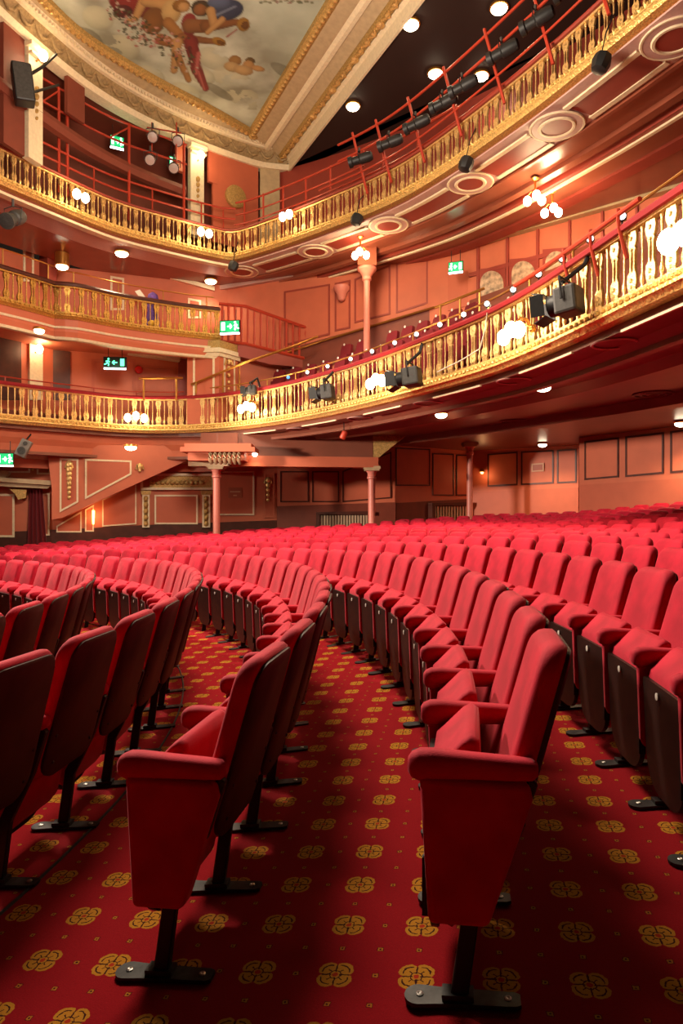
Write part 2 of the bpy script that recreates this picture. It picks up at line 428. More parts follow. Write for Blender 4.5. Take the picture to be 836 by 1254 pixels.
# dados
band(side, wall_side, [(-10, 652), (105, 647), (175, 643), (339, 637), (339, 700), (-10, 720)], M['brown'])
band(side2, wall_side2, [(339, 620), (484, 615), (484, 670), (339, 670)], M['dado'])
band(side3, wall_side3, [(484, 616), (575, 611), (575, 660), (484, 660)], M['dado'])
band(back1, wall_back1, [(576, 603), (708, 597), (708, 650), (576, 650)], M['salmon_dk'], .012)
band(back2, wall_back2, [(710, 594), (840, 585.5), (840, 640), (710, 640)], M['salmon_dk'], .012)
# dark framed panels
for q in ([(343, 577), (378, 577), (378, 615), (343, 615)], [(382, 577), (415, 577), (415, 615), (382, 615)], [(419, 577), (479, 553), (479, 610), (419, 615)]):
    panel(side2, q, wall_side2, M['brown'], M['salmon_dk'], .04)
for q in ([(484, 548), (526, 550), (526, 595), (484, 595)], [(529, 555), (555, 556), (555, 607), (529, 607)], [(558, 557), (572, 557), (572, 607), (558, 607)]):
    panel(side3, q, wall_side3, M['brown'], M['salmon_dk'], .04)
for q in ([(597, 556), (634, 553), (634, 594), (597, 596)], [(638, 553), (678, 551), (678, 592), (638, 594)], [(682, 551), (706, 549.5), (706, 591), (682, 592)]):
    panel(back1, q, wall_back1, M['brown'], M['salmon'], .05)
for q in ([(716, 540.5), (758, 535.5), (758, 584.5), (716, 588)], [(766, 534.5), (813, 529), (813, 580), (766, 584.3)], [(821, 528), (860, 523), (860, 576), (821, 579.5)]):
    panel(back2, q, wall_back2, M['brown'], M['salmon'], .05)
# small framed sign on the recess wall
sg = thing('framed_notice', 'small framed notice on the recessed back wall', 'notice', back1.px(658, 578))
m = MB(); slab(m, back1, [(651, 568), (666, 567), (666, 577), (651, 578)], .03, .03); part(m, 'board', M['plaque'], sg)
m = MB(); frame(m, back1, [(651, 568), (666, 567), (666, 577), (651, 578)], .04, .03, .04); part(m, 'frame', M['lettering'], sg)
# radiators
def radiator(pl, u0, u1, v0, v1, label, parent):
    g = thing('radiator', label, 'radiator', pl.px((u0 + u1) / 2, v1, .1), 'radiators against the stalls walls')
    m = MB(); slab(m, pl, [(u0 - 5, v0 - 4), (u1 + 3, v0 - 5), (u1 + 3, v0 - 1), (u0 - 5, v0 - 1)], .2, .05); part(m, 'shelf', M['brown'], g)
    m = MB(); slab(m, pl, [(u0 - 5, v0 - 2), (u0 - 1, v0 - 2), (u0 - 1, v1), (u0 - 5, v1)], .2, .05); part(m, 'side_post', M['brown'], g)
    nf = int((u1 - u0) / 3.4)
    for i in range(nf):
        u = u0 + (u1 - u0) * (i + .2) / nf; w = (u1 - u0) / nf * .62
        m = MB(); slab(m, pl, [(u, v0), (u + w, v0), (u + w, v1), (u, v1)], .08, .08); part(m, 'fin', M['radiator'], g)
radiator(side2, 392, 450, 631, 652, 'cream column radiator under a dark shelf beside the middle column', wall_side2)
radiator(side3, 529, 570, 620, 640, 'cream column radiator in shade beside the slim column', wall_side3)

# side wall gilt work (left of the first column)
for q in ([(189, 606), (242, 606), (242, 642), (189, 642)], [(265, 577), (311, 577), (311, 631), (265, 631)]):
    panel(side, q, wall_side, M['cream'], M['salmon_dk'], .05, .02)
panel(side, [(323, 579), (336, 579), (336, 634), (323, 634)], wall_side, M['salmon'], M['salmon_dk'], .05, .02)
def pilaster(pl, parent, u0, u1, v0, v1):
    m = MB(); slab(m, pl, [(u0, v0), (u1, v0), (u1, v1), (u0, v1)], .08, 0); p = part(m, 'pilaster', M['oldgold'], parent)
    m = MB(); frame(m, pl, [(u0, v0), (u1, v0), (u1, v1), (u0, v1)], .05, .04, .08); part(m, 'pilaster_edge', M['cream'], p)
    n = 5
    for i in range(n):
        c = pl.px((u0 + u1) / 2, v0 + (v1 - v0) * (i + .6) / (n + .2), .1)
        m = MB(); m.ball(c, .075, 8, 5, (1, 1, 1.25)); part(m, 'boss', M['oldgold'], p, smooth=True)
    m = MB(); slab(m, pl, [(u0 - 2, v0 - 5), (u1 + 2, v0 - 5), (u1 + 1, v0), (u0 - 1, v0)], .14, 0); part(m, 'capital', M['oldgold'], p)
pilaster(side, wall_side, 174, 183, 606, 646)
pilaster(side, wall_side, 247.5, 257, 606, 646)
m = MB(); slab(m, side, [(183, 583), (262, 583), (262, 599), (183, 599)], .06, .02); fr = part(m, 'frieze_panel', M['oldgold'], wall_side)
m = MB(); frame(m, side, [(172, 580), (262, 580), (262, 600), (172, 600)], .07, .1, .02); part(m, 'frieze_edge', M['cream'], fr)
for i in range(11):
    m = MB(); m.ball(side.px(187 + i * 5.9, 591, .09), .08, 8, 5, (1, .6, .9)); part(m, 'rosette', M['oldgold'], fr, smooth=True)
# gilt drop ornament
def drop(pl, parent, u, v0, v1, off, n=6, r0=.12):
    m = MB()
    for i in range(n):
        m.ball(pl.px(u, v0 + (v1 - v0) * i / (n - 1), off), r0 * (1 - .55 * i / n), 8, 5, (1, .5, 1.2))
    for sx in (-1, 1):
        m.tube([pl.px(u, v0, off), pl.px(u + 3 * sx, v0 - 2, off), pl.px(u + 4.5 * sx, v0 + 4, off)], .03, 5)
    return part(m, 'gilt_drop', M['gold'], parent, smooth=True)
drop(side, wall_side, 328, 588, 612, .06, 5, .09)
# plaque behind the column
pq = thing('wall_plaque', 'brown lettered plaque on the side wall right of the first column', 'plaque', side.px(287, 610, .05))
m = MB(); slab(m, side, [(279.5, 597), (296, 597), (296, 610), (279.5, 610)], .03, .02); part(m, 'board', M['plaque'], pq)
for (a, b, v) in ((281.5, 294, 601.5), (285.5, 290, 606)):
    m = MB(); slab(m, side, [(a, v), (b, v), (b, v + 1.4), (a, v + 1.4)], .006, .05); part(m, 'lettering', M['lettering'], pq)

# staircase body: a sloping soffit standing out from the side wall
st = struct(MB().prism([side.px(u, v, 0) for u, v in [(66, 636), (78, 634), (226, 566), (226, 548), (60, 548), (66, 600)]], side.n * .75), 'trim_stair_flank', M['salmon'], 'salmon stair flank with sloping underside and gilt framed panels')
panel(side, [(73, 561), (96, 562), (96, 615), (73, 627.5)], st, M['cream'], M['salmon_dk'], .05, .75)
panel(side, [(104, 562), (161, 564), (161, 581), (104, 611.5)], st, M['cream'], M['salmon_dk'], .05, .75)
drop(side, st, 84.5, 569, 609, .80, 8, .10)
drop(side, st, 171, 571, 576, .80, 3, .08)
for q in ([(69, 652), (69, 644), (100, 626), (100, 652)], [(104, 651), (104, 624), (115, 618), (115, 651)], [(125, 645), (125, 612), (167, 590), (167, 642)]):
    panel(side, q, wall_side, M['cream'], M['salmon_dk'], .04, .02)
gl = thing('stair_wall_lamp', 'slim glowing lamp on the wall panel under the stair', 'lamp', side.px(114, 640, .05))
m = MB(); slab(m, side, [(112.5, 625), (116, 625), (115.5, 642), (113, 642)], .05, .04); part(m, 'glass', M['warmglow'], gl)
add_light('stair_wall_lamp_light', 'POINT', side.px(115, 632, .35), 9, (1, .5, .18), shadow_soft_size=.05)
# left doorway canopy, curtain, upper small panels
panel(side, [(45, 557), (62, 558), (62, 581), (45, 581)], wall_side, M['cream'], M['salmon_dk'], .05, .02)
panel(side, [(-30, 554), (37, 557), (37, 579), (-30, 579)], wall_side, M['cream'], M['salmon_dk'], .05, .02)
panel(side, [(-40, 604), (18, 605), (18, 658), (-40, 658)], wall_side, M['cream'], M['salmon_dk'], .06, .02)
panel(side, [(48, 604), (61, 604), (61, 656), (48, 656)], wall_side, M['cream'], M['salmon_dk'], .05, .02)
drop(side, wall_side, 40, 560, 575, .06, 5, .06)
cp = thing('door_canopy', 'cream moulded canopy with scroll bracket over the curtained doorway', 'canopy', side.px(20, 600, .2))
m = MB()
m.prism([side.px(u, v, .02) for u, v in [(-40, 588), (64, 595), (69, 590), (-40, 583)]], side.n * .6)
m.prism([side.px(u, v, .02) for u, v in [(-40, 594), (60, 599), (64, 595), (-40, 588)]], side.n * .45)
part(m, 'cornice', M['cornice'], cp)
m = MB(); m.prism([side.px(u, v, .02) for u, v in [(-40, 583), (8, 586), (14, 580), (10, 577), (0, 577), (-40, 572)]], side.n * .35); part(m, 'pediment', M['cornice'], cp)
m = MB(); m.prism([side.px(u, v, .02) for u, v in [(13, 599), (34, 600), (33, 610), (24, 612), (20, 605)]], side.n * .3); part(m, 'scroll_bracket', M['oldgold'], cp)
def curtain(pl, u0, u1, v0, v1, label, off=.15, flare=4, name='doorway_curtain'):
    m = MB(); N = 26; top = []; bot = []
    for i in range(N + 1):
        t = i / N; w = .06 * math.sin(t * 8 * math.pi)
        top.append(pl.px(u0 + (u1 - u0) * (.1 + .75 * t), v0, off + w * .6)); bot.append(pl.px(u0 - flare * .3 + (u1 - u0 + flare) * t, v1, off + w))
    b2 = [p - pl.n * .03 for p in bot]; t2 = [p - pl.n * .03 for p in top]
    vs = top + bot + t2 + b2; n = N + 1; fs = []
    for i in range(N):
        fs += [(i, i + 1, n + i + 1, n + i), (2 * n + i, 3 * n + i, 3 * n + i + 1, 2 * n + i + 1), (i, 2 * n + i, 2 * n + i + 1, i + 1), (n + i, n + i + 1, 3 * n + i + 1, 3 * n + i)]
    fs += [(0, n, 3 * n, 2 * n), (N, 2 * n + N, 3 * n + N, n + N)]
    m.add(vs, fs); return solo(m, name, M['curtain'], label, 'curtain', smooth=True)
curtain(side, 34, 55, 599, 676, 'dark red curtain hanging under the doorway canopy')
# ------------------------------------------------------------------ under-balcony ceiling and beams
def flat(mb, pts, z, h):
    bm = bmesh.new(); vs = [bm.verts.new((x, y, z)) for x, y in pts]; f = bm.faces.new(vs)
    bmesh.ops.triangulate(bm, faces=[f]); bm.verts.index_update()
    V = [tuple(v.co) for v in bm.verts]; n = len(V); T = [tuple(v.index for v in f.verts) for f in bm.faces]; bm.free()
    return mb.add(V + [(x, y, z + h) for x, y, _ in V], T + [tuple(i + n for i in reversed(t)) for t in T] + [(i, (i + 1) % n, (i + 1) % n + n, i + n) for i in range(n)])
def off_line(path, n, s0=0, s1=None, k=60):
    s1 = path.len if s1 is None else s1
    return [tuple(path.w(s0 + (s1 - s0) * i / k, n, 0)[:2]) for i in range(k + 1)]
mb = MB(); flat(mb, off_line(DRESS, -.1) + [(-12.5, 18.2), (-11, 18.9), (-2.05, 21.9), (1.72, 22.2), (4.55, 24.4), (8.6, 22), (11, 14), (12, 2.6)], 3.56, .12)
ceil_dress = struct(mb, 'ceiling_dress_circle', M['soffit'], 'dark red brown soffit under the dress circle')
mb = MB(); sweep(mb, DRESS, [(-.75, 3.40), (-.62, 3.40), (-.62, 3.47), (-.50, 3.56), (-.75, 3.56)]); part(mb, 'soffit_moulding', M['soffit'], ceil_dress)
mb = MB(); sweep(mb, DRESS, [(-1.9, 3.42), (-1.6, 3.42), (-1.5, 3.56), (-2.0, 3.56)]); part(mb, 'soffit_beam', M['soffit'], ceil_dress)
mb = MB(); sweep(mb, DRESS, [(-4.3, 3.38), (-3.9, 3.38), (-3.8, 3.56), (-4.4, 3.56)]); part(mb, 'soffit_beam', M['soffit'], ceil_dress)
def ring(mb, c, R, r, n=28, sq=.6):
    prof = []
    for k in range(6):
        a = 2 * math.pi * k / 6; prof.append((R + r * math.cos(a), r * sq * math.sin(a)))
    vs = []
    for i in range(n):
        t = 2 * math.pi * i / n
        for (x, z) in prof: vs.append((c[0] + x * math.cos(t), c[1] + x * math.sin(t), c[2] + z))
    fs = [(i * 6 + k, ((i + 1) % n) * 6 + k, ((i + 1) % n) * 6 + (k + 1) % 6, i * 6 + (k + 1) % 6) for i in range(n) for k in range(6)]
    return mb.add(vs, fs)
sd = 1.1
while sd < DRESS.len - 9:
    c = DRESS.w(sd, -.34, 3.545)
    mb = MB(); ring(mb, c, .27, .022); part(mb, 'soffit_ring', M['mauve'], ceil_dress, smooth=True)
    mb = MB(); strip(mb, DRESS, -.10, -.06, 3.535, .03, sd + .55, min(sd + 1.95, DRESS.len)); part(mb, 'soffit_fillet', M['cream'], ceil_dress)
    mb = MB(); strip(mb, DRESS, -.60, -.57, 3.535, .03, sd + .45, min(sd + 2.05, DRESS.len)); part(mb, 'soffit_fillet', M['mauve'], ceil_dress)
    sd += 2.5
# ceiling roses (vents) in the soffit
for (u, v) in ((800, 483), (630, 516)):
    p = atz(u, v, 3.55); mb = MB(); ring(mb, p, .34, .03); ring(mb, p, .22, .03); ring(mb, p, .1, .03)
    part(mb, 'ceiling_rose', M['soffit'], ceil_dress, smooth=True)
# beam on the columns
def prism_beam(pts, z0, z1, w, name, mt, label):
    m = MB()
    for a, b in zip(pts, pts[1:]):
        A, B = Vector((*a, 0)), Vector((*b, 0)); t = (B - A).normalized(); nn = Vector((-t.y, t.x, 0))
        m.prism([A + nn * w / 2 + Vector((0, 0, z0)), A - nn * w / 2 + Vector((0, 0, z0)), A - nn * w / 2 + Vector((0, 0, z1)), A + nn * w / 2 + Vector((0, 0, z1))], B - A)
    return struct(m, name, mt, label)
C1 = at(265, 600, 18.7); C2 = at(455, 600, 19.4); C3 = at(575, 600, 21.3)
bm1 = prism_beam([(C1.x, C1.y), (C2.x, C2.y)], 2.72, 3.56, .32, 'trim_beam_columns', M['soffit'], 'dark beam with pale lower moulding between the two columns')
m = MB()
for (w, z0, z1) in ((.44, 2.66, 2.76), (.38, 2.76, 2.95)):
    A, B = Vector((C1.x, C1.y, 0)), Vector((C2.x + .15, C2.y, 0)); t = (B - A).normalized(); nn = Vector((-t.y, t.x, 0))
    m.prism([A + nn * w / 2 + Vector((0, 0, z0)), A - nn * w / 2 + Vector((0, 0, z0)), A - nn * w / 2 + Vector((0, 0, z1)), A + nn * w / 2 + Vector((0, 0, z1))], B - A)
part(m, 'beam_moulding', M['salmon'], bm1)
m = MB(); m.prism([Vector((C2.x, C2.y - .15, 2.9)), Vector((C2.x + .2, C2.y - .15, 2.95)), Vector((C2.x + .95, C2.y - .15, 3.56)), Vector((C2.x, C2.y - .15, 3.56))], (0, .3, 0)); part(m, 'bracket', M['oldgold'], bm1)
fas = MB(); sD = DRESS.at_u(245)
sweep(fas, DRESS, [(-.62, 3.02), (-.42, 3.02), (-.40, 3.2), (-.32, 3.36), (-.28, 3.56), (-.62, 3.56)], sD, DRESS.len)
fascia = struct(fas, 'trim_side_fascia', M['salmon'], 'salmon fascia beam running under the side of the dress circle')
m = MB(); sweep(m, DRESS, [(-.62, 2.94), (-.36, 2.94), (-.36, 3.02), (-.62, 3.02)], sD, DRESS.len); part(m, 'fascia_moulding', M['soffit'], fascia)
m = MB(); sweep(m, DRESS, [(-1.3, 2.86), (-.9, 2.86), (-.85, 3.0), (-1.3, 3.0)], sD, DRESS.len); part(m, 'fascia_moulding', M['cornice'], fascia)
m = MB(); sweep(m, DRESS, [(-1.35, 2.62), (-1.05, 2.62), (-1.05, 2.86), (-1.35, 2.86)], sD, DRESS.len); part(m, 'fascia_moulding', M['salmon_dk'], fascia)
# entablature block over the first column
eb = struct(MB().box((C1.x + .12, C1.y - .2, 2.88), (1.5, 1.0, .22)), 'trim_entablature_block', M['salmon'], 'stepped salmon entablature block with scroll corbels on the first column')
m = MB(); m.box((C1.x + .18, C1.y - .25, 3.05), (1.95, 1.2, .12)); m.box((C1.x + .18, C1.y - .25, 3.16), (1.75, 1.1, .10)); part(m, 'block_cornice', M['salmon'], eb)
m = MB(); m.box((C1.x + .1, C1.y + .1, 3.38), (1.0, .5, .36)); part(m, 'block_core', M['soffit'], eb)
m = MB(); m.box((C1.x - .12, C1.y + .1, 2.71), (1.2, .7, .12)); part(m, 'block_base', M['cornice'], eb)
for i in range(7):
    x = C1.x - .02 + i * .125
    m = MB(); m.tube([(x, C1.y - .72, 2.96), (x, C1.y - .82, 2.92), (x, C1.y - .84, 2.83), (x, C1.y - .76, 2.74), (x, C1.y - .62, 2.70)], .045, 6); part(m, 'corbel', M['cornice'], eb, smooth=True)
def column(c, z0, z1, r, label, plain=False):
    t = thing('column', label, 'column', (c.x, c.y, z0), 'slender painted columns under the dress circle')
    m = MB(); m.lathe([(r * 1.5, z0), (r * 1.5, z0 + .12), (r * 1.15, z0 + .2), (r * 1.02, z0 + .3), (r, z1 - .45), (r * 1.05, z1 - .36)], 18, (c.x, c.y, 0)); part(m, 'shaft', M['salmon_dk'] if plain else M['colpink'], t, smooth=True)
    m = MB(); m.lathe([(r * 1.05, z1 - .36), (r * 1.35, z1 - .34), (r * 1.35, z1 - .30), (r * 1.15, z1 - .28), (r * 1.25, z1 - .18), (r * 1.9, z1 - .1), (r * 2.1, z1 - .08)], 18, (c.x, c.y, 0)); part(m, 'capital', M['colpink'], t, smooth=True)
    m = MB(); m.box((c.x, c.y, z1 - .04), (r * 4.8, r * 4.8, .08)); m.box((c.x, c.y, z1 - .1), (r * 4.2, r * 4.2, .05)); part(m, 'abacus', M['cornice'], t)
    return t
M['colpink'] = mat('pink_column_paint', (.62, .20, .15), .4, noise=.04)
column(C1, floor_at(C1.x, C1.y), 2.70, .095, 'pink column carrying the scrolled entablature block at left')
column(C2, floor_at(C2.x, C2.y), 2.70, .1, 'pink column at the end of the dark beam, middle of three')
column(C3, floor_at(C3.x, C3.y), 3.56, .095, 'slim pink column nearest the back wall corner')
# ------------------------------------------------------------------ balustrades
def spindle_mesh(h, mt):
    m = MB(); m.lathe([(.026, 0), (.026, .03 * h), (.016, .06 * h), (.030, .13 * h), (.026, .2 * h), (.013, .26 * h), (.012, .62 * h), (.015, .8 * h), (.02, .88 * h), (.013, .9 * h), (.024, .96 * h), (.024, h)], 8)
    return m.mesh('baluster', mt, True)
def ornate_mesh(h, mt, ws=1.0):
    prof = [(0, .070), (.04, .072), (.08, .060), (.13, .076), (.22, .082), (.30, .070), (.36, .052), (.44, .046), (.56, .048), (.66, .052), (.70, .066), (.74, .050), (.80, .072), (.88, .084), (.94, .076), (1, .066)]
    prof = [(a_, b_ * ws) for a_, b_ in prof]; m = MB(); th = .018
    L = [(-w, t * h) for t, w in prof]; Rr = [(w, t * h) for t, w in prof]
    # left and right halves joined by bridges with a slot in the waist
    n = len(prof); vs = []
    slot = {6: .014, 7: .022, 8: .022, 9: .014}
    def ring_at(i):
        s = slot.get(i, 0.0); return [(-prof[i][1], -s), (s, prof[i][1])]
    for side_ in (0, 1):
        base = len(m.v)
        for i in range(n):
            x0, x1 = ring_at(i)[side_]; z = prof[i][0] * h
            if side_ == 0: x1 = min(x1, 0)
            bulge = .012 if 2 <= i <= 5 or i >= 11 else 0
            m.v += [(x0, -th, z), (x1, -th - bulge, z), (x1, th + bulge, z), (x0, th, z)]
        for i in range(n - 1):
            a = base + i * 4
            for k in range(4):
                if k == (1 if side_ == 0 else 3) and not (i in slot or i + 1 in slot): continue
                m.f.append((a + k, a + (k + 1) % 4, a + 4 + (k + 1) % 4, a + 4 + k))
        m.f.append((base + 3, base + 2, base + 1, base)); e = base + (n - 1) * 4; m.f.append((e, e + 1, e + 2, e + 3))
    for z, r in ((.20 * h, .03), (.88 * h, .03), (.10 * h, .022), (.70 * h, .018)):
        m.ball((0, -th - .008, z), r, 6, 4, (1, .7, 1)); m.ball((0, th + .008, z), r, 6, 4, (1, .7, 1))
    for sx in (-1, 1):
        m.ball((sx * .045, 0, .25 * h), .02, 6, 4); m.ball((sx * .052, 0, .92 * h), .02, 6, 4)
    return m.mesh('ornate_baluster', mt, True)
def balustrade(path, z0, label, name, hb, hB, hr, period, s0, s1, skip=9, railmat=None, railw=.11, goldmat='gold', basemat='goldbase', group=None):
    c = path.w((s0 + s1) / 2, 0, z0)
    t = thing(name, label, 'balustrade', c, group); org = Vector(c)
    m = MB(); sweep(m, path, [(-.12, z0), (.06, z0), (.09, z0 + .05), (.13, z0 + .07), (.13, z0 + hb * .45), (.10, z0 + hb * .55), (.115, z0 + hb * .75), (.06, z0 + hb * .88), (.06, z0 + hb), (-.12, z0 + hb)], s0, s1, .22)
    part(m, 'base_moulding', M[basemat], t, smooth=True)
    n = int((s1 - s0) / (period * .55)); 
    leaf = MB().ball((0, 0, 0), .05, 6, 4, (1.1, .45, .8)).mesh('leaf_boss', M[basemat], True)
    m = MB(); i = 0; d = s0 + .05
    while d < s1:
        p = path.w(d, .115, z0 + hb * .62); m.ball(p, .036, 5, 3, (1, 1, 1.0)); d += .12
    part(m, 'leaf_ornament', M[basemat], t, smooth=True, kind='stuff')
    m = MB(); sweep(m, path, [(-.05, z0 + hb + hB), (.05, z0 + hb + hB), (.06, z0 + hb + hB + .03), (-.06, z0 + hb + hB + .03)], s0, s1, .25); part(m, 'top_moulding', M[goldmat], t)
    zr = z0 + hb + hB + .03
    m = MB(); sweep(m, path, [(-railw, zr), (railw, zr), (railw + .015, zr + hr * .5), (railw * .7, zr + hr), (-railw * .7, zr + hr), (-railw - .015, zr + hr * .5)], s0, s1, .25); part(m, 'top_rail', railmat or M['railvelvet'], t, smooth=True)
    om = ornate_mesh(hB, M[goldmat], .76 if hB < .6 else .92); sm = spindle_mesh(hB, M[goldmat])
    d = s0 + period * .25; k = 0
    while d < s1 - .05:
        orn = (k % 2 == 0) and (skip == 0 or (k // 2) % skip != skip - 1)
        p = path.w(d, 0, z0 + hb); tt = path.tan(d)
        link('ornate_baluster' if orn else 'baluster', om if orn else sm, t, p - org, (0, 0, math.atan2(tt.y, tt.x)))
        d += period / 2; k += 1
    return t
sR = max(0, DRESS.at_u(890))
BAL_D = balustrade(DRESS, 3.66, 'long gilt balustrade with red velvet rail sweeping round the dress circle', 'dress_circle_balustrade', .23, .70, .095, .335, sR, DRESS.len - .05)
sU = max(0, UPPER.at_u(850))
BAL_U = balustrade(UPPER, 8.58, 'gilt balustrade with dark rail round the upper circle below the painted ceiling', 'upper_circle_balustrade', .20, .56, .07, .30, sU, UPPER.len - .05, 0, M['maroon'])
# brass handrail on the dress circle rail, with small round lamps
def handrail(path, z, zfoot, n, s0, s1, name, label, mt, post=1.15, r=.018, cat='handrail', group=None):
    t = thing(name, label, cat, path.w((s0 + s1) / 2, n, zfoot), group)
    k = int((s1 - s0) / .25); m = MB(); m.tube([path.w(s0 + (s1 - s0) * i / k, n, z) for i in range(k + 1)], r, 6); part(m, 'rail', mt, t, smooth=True)
    d = s0 + .2
    while d < s1:
        m = MB(); m.tube([path.w(d, n, zfoot), path.w(d, n, z)], r * .9, 6); part(m, 'post', mt, t, smooth=True); d += post
    return t
ZR = 3.66 + .23 + .70 + .03 + .095
handrail(DRESS, ZR + .20, ZR - .002, -.06, DRESS.at_u(860), DRESS.at_u(232), 'brass_handrail', 'brass handrail on posts along the dress circle velvet rail', M['brass'])
handrail(DRESS, ZR + .13, ZR - .002, -.06, DRESS.at_u(225), DRESS.at_u(-30), 'brass_handrail', 'low dull handrail over the left end of the dress circle rail', M['redpipe'])
b1 = DRESS.at_u(800); b2 = DRESS.at_u(640)
LAMPU = [(355, 466.6), (378, 461), (403.7, 454), (431, 446), (457.6, 437), (486, 428), (513, 418), (541.7, 407), (570, 393.6), (600, 379), (631, 362.6), (663, 343.6), (692, 325), (727.5, 298.5), (765, 269)]
ORD = ['first', 'second', 'third', 'fourth', 'fifth', 'sixth', 'seventh', 'eighth', 'ninth', 'tenth', 'eleventh', 'twelfth', 'thirteenth', 'fourteenth', 'fifteenth', 'sixteenth', 'seventeenth', 'eighteenth', 'nineteenth', 'twentieth'] + ['twenty-' + w for w in ('first', 'second', 'third', 'fourth', 'fifth', 'sixth', 'seventh', 'eighth', 'ninth')] + ['thirtieth'] + ['thirty-' + w for w in ('first', 'second', 'third', 'fourth', 'fifth', 'sixth', 'seventh', 'eighth', 'ninth')]
for i, (u, v) in enumerate(LAMPU):
    d = DRESS.at_u(u); p = DRESS.w(d, .05, ZR + .10)
    t = thing('rail_lamp', 'small round white-faced lamp on the dress circle rail, %s from the left' % ORD[i], 'lamp', p, 'small lamps along the dress circle rail')
    f_ = (Vector((0, 0, HC)) - p); f_.z *= .3; f_.normalize(); Mx = f_.to_track_quat('Z', 'Y').to_matrix()
    m = MB(); m.lathe([(.035, -.06), (.05, -.04), (.055, .02), (.05, .03)], 12, p, Mx); part(m, 'casing', M['black'], t, smooth=True)
    m = MB(); m.lathe([(.001, .028), (.042, .029), (.042, .036), (.001, .04)], 12, p, Mx); part(m, 'lens', M['blue'] if i == 0 else M['bulb'], t)
    m = MB(); m.tube([p - Vector((0, 0, .03)), p - Vector((0, 0, .12))], .012, 5); part(m, 'stem', M['black'], t)
# red lighting bar clamped on the rail at right
lb = thing('lighting_bar', 'red painted lighting bar with clamps along the right of the velvet rail', 'lighting bar', DRESS.w(b1, .12, ZR))
k = 24; s0_, s1_ = DRESS.at_u(797), DRESS.at_u(640)
m = MB(); m.tube([DRESS.w(s0_ + (s1_ - s0_) * i / k, .13, ZR + .10) for i in range(k + 1)], .03, 8); part(m, 'tube', M['redpipe'], lb, smooth=True)
for u in (770, 733, 700):
    d = DRESS.at_u(u); m = MB(); m.tube([DRESS.w(d, .13, ZR + .16), DRESS.w(d, .13, ZR + .04), DRESS.w(d, .12, ZR - .05), DRESS.w(d, .02, ZR - .4)], .022, 6); part(m, 'clamp', M['redpipe'], lb)
# ------------------------------------------------------------------ upper circle soffit with mauve band, rings and panels
DW = [(-4.4, 21.6), (2.3, 19.1), (3.2, 18.5), (7.35, 14.8), (10.5, 9.5)]        # dress circle level walls
mb = MB(); flat(mb, off_line(UPPER, -.1) + [(-10, 16.5), (-7.5, 19.8), (-4.4, 22), (-3, 22.2), (2.6, 19.8), (7.8, 15.2), (11, 9.5), (10, 6.5)], 8.46, .12)
ceil_up = struct(mb, 'ceiling_upper_circle', M['soffit_up'], 'red soffit under the upper circle')
SU1 = UPPER.at_u(292)
mb = MB(); strip(mb, UPPER, -.98, .02, 8.44, .03, 0, UPPER.len); sob = part(mb, 'soffit_band', M['mauve'], ceil_up)
ringS = []
for (u, v) in ((805, 38), (672, 150), (560, 218), (460, 268), (370, 300), (291, 327)):
    p = atz(u, v, 8.44); best = min((((UPPER.at(UPPER.len * i / 500) - Vector((p.x, p.y))).length, UPPER.len * i / 500) for i in range(501)))
    ringS.append(best[1])
ringS = [ringS[0] - 2.5] + ringS
for i, s_ in enumerate(ringS):
    c = UPPER.w(s_, -.5, 8.43)
    m = MB(); m.lathe([(.47, .015), (.47, -.025), (.44, -.03), (.001, -.03)], 30, c); p = part(m, 'soffit_disc', M['mauve'], ceil_up)
    m = MB(); ring(m, (c.x, c.y, c.z - .03), .30, .04); ring(m, (c.x, c.y, c.z - .02), .47, .028); part(m, 'disc_ring', M['cream'], p, smooth=True)
    m = MB(); m.lathe([(.28, -.02), (.28, -.036), (.001, -.036)], 24, c); part(m, 'disc_centre', M['maroon'], p)
    if i + 1 < len(ringS):
        e0, e1 = s_ + .50, ringS[i + 1] - .50
        m = MB(); strip(m, UPPER, -.84, -.26, 8.425, .02, e0, e1); q = part(m, 'soffit_panel', M['maroon'], ceil_up)
        m = MB(); strip(m, UPPER, -.30, -.20, 8.405, .04, e0 - .05, e1 + .05); strip(m, UPPER, -.90, -.80, 8.405, .04, e0 - .05, e1 + .05); part(m, 'panel_fillet', M['cream'], q)
m = MB(); strip(m, UPPER, -1.06, -.98, 8.38, .08, 0, SU1); part(m, 'dentil_moulding', M['soffit_up'], ceil_up)
SA = UPPER.at_u(300)
for (a, b, zz, hh, mt) in ((-1.78, -1.60, 8.36, .1, 'soffit_up'), (-2.14, -2.06, 8.30, .16, 'cream'), (-2.06, -1.95, 8.34, .12, 'maroon'), (-3.2, -2.85, 8.40, .06, 'maroon')):
    m = MB(); strip(m, UPPER, a, b, zz, hh, 0, SA); part(m, 'soffit_moulding', M[mt], ceil_up)
# side part: cream edge moulding and inner cornice line
m = MB(); strip(m, UPPER, -.16, .04, 8.40, .06, SU1, UPPER.len); part(m, 'edge_moulding', M['cream'], ceil_up)
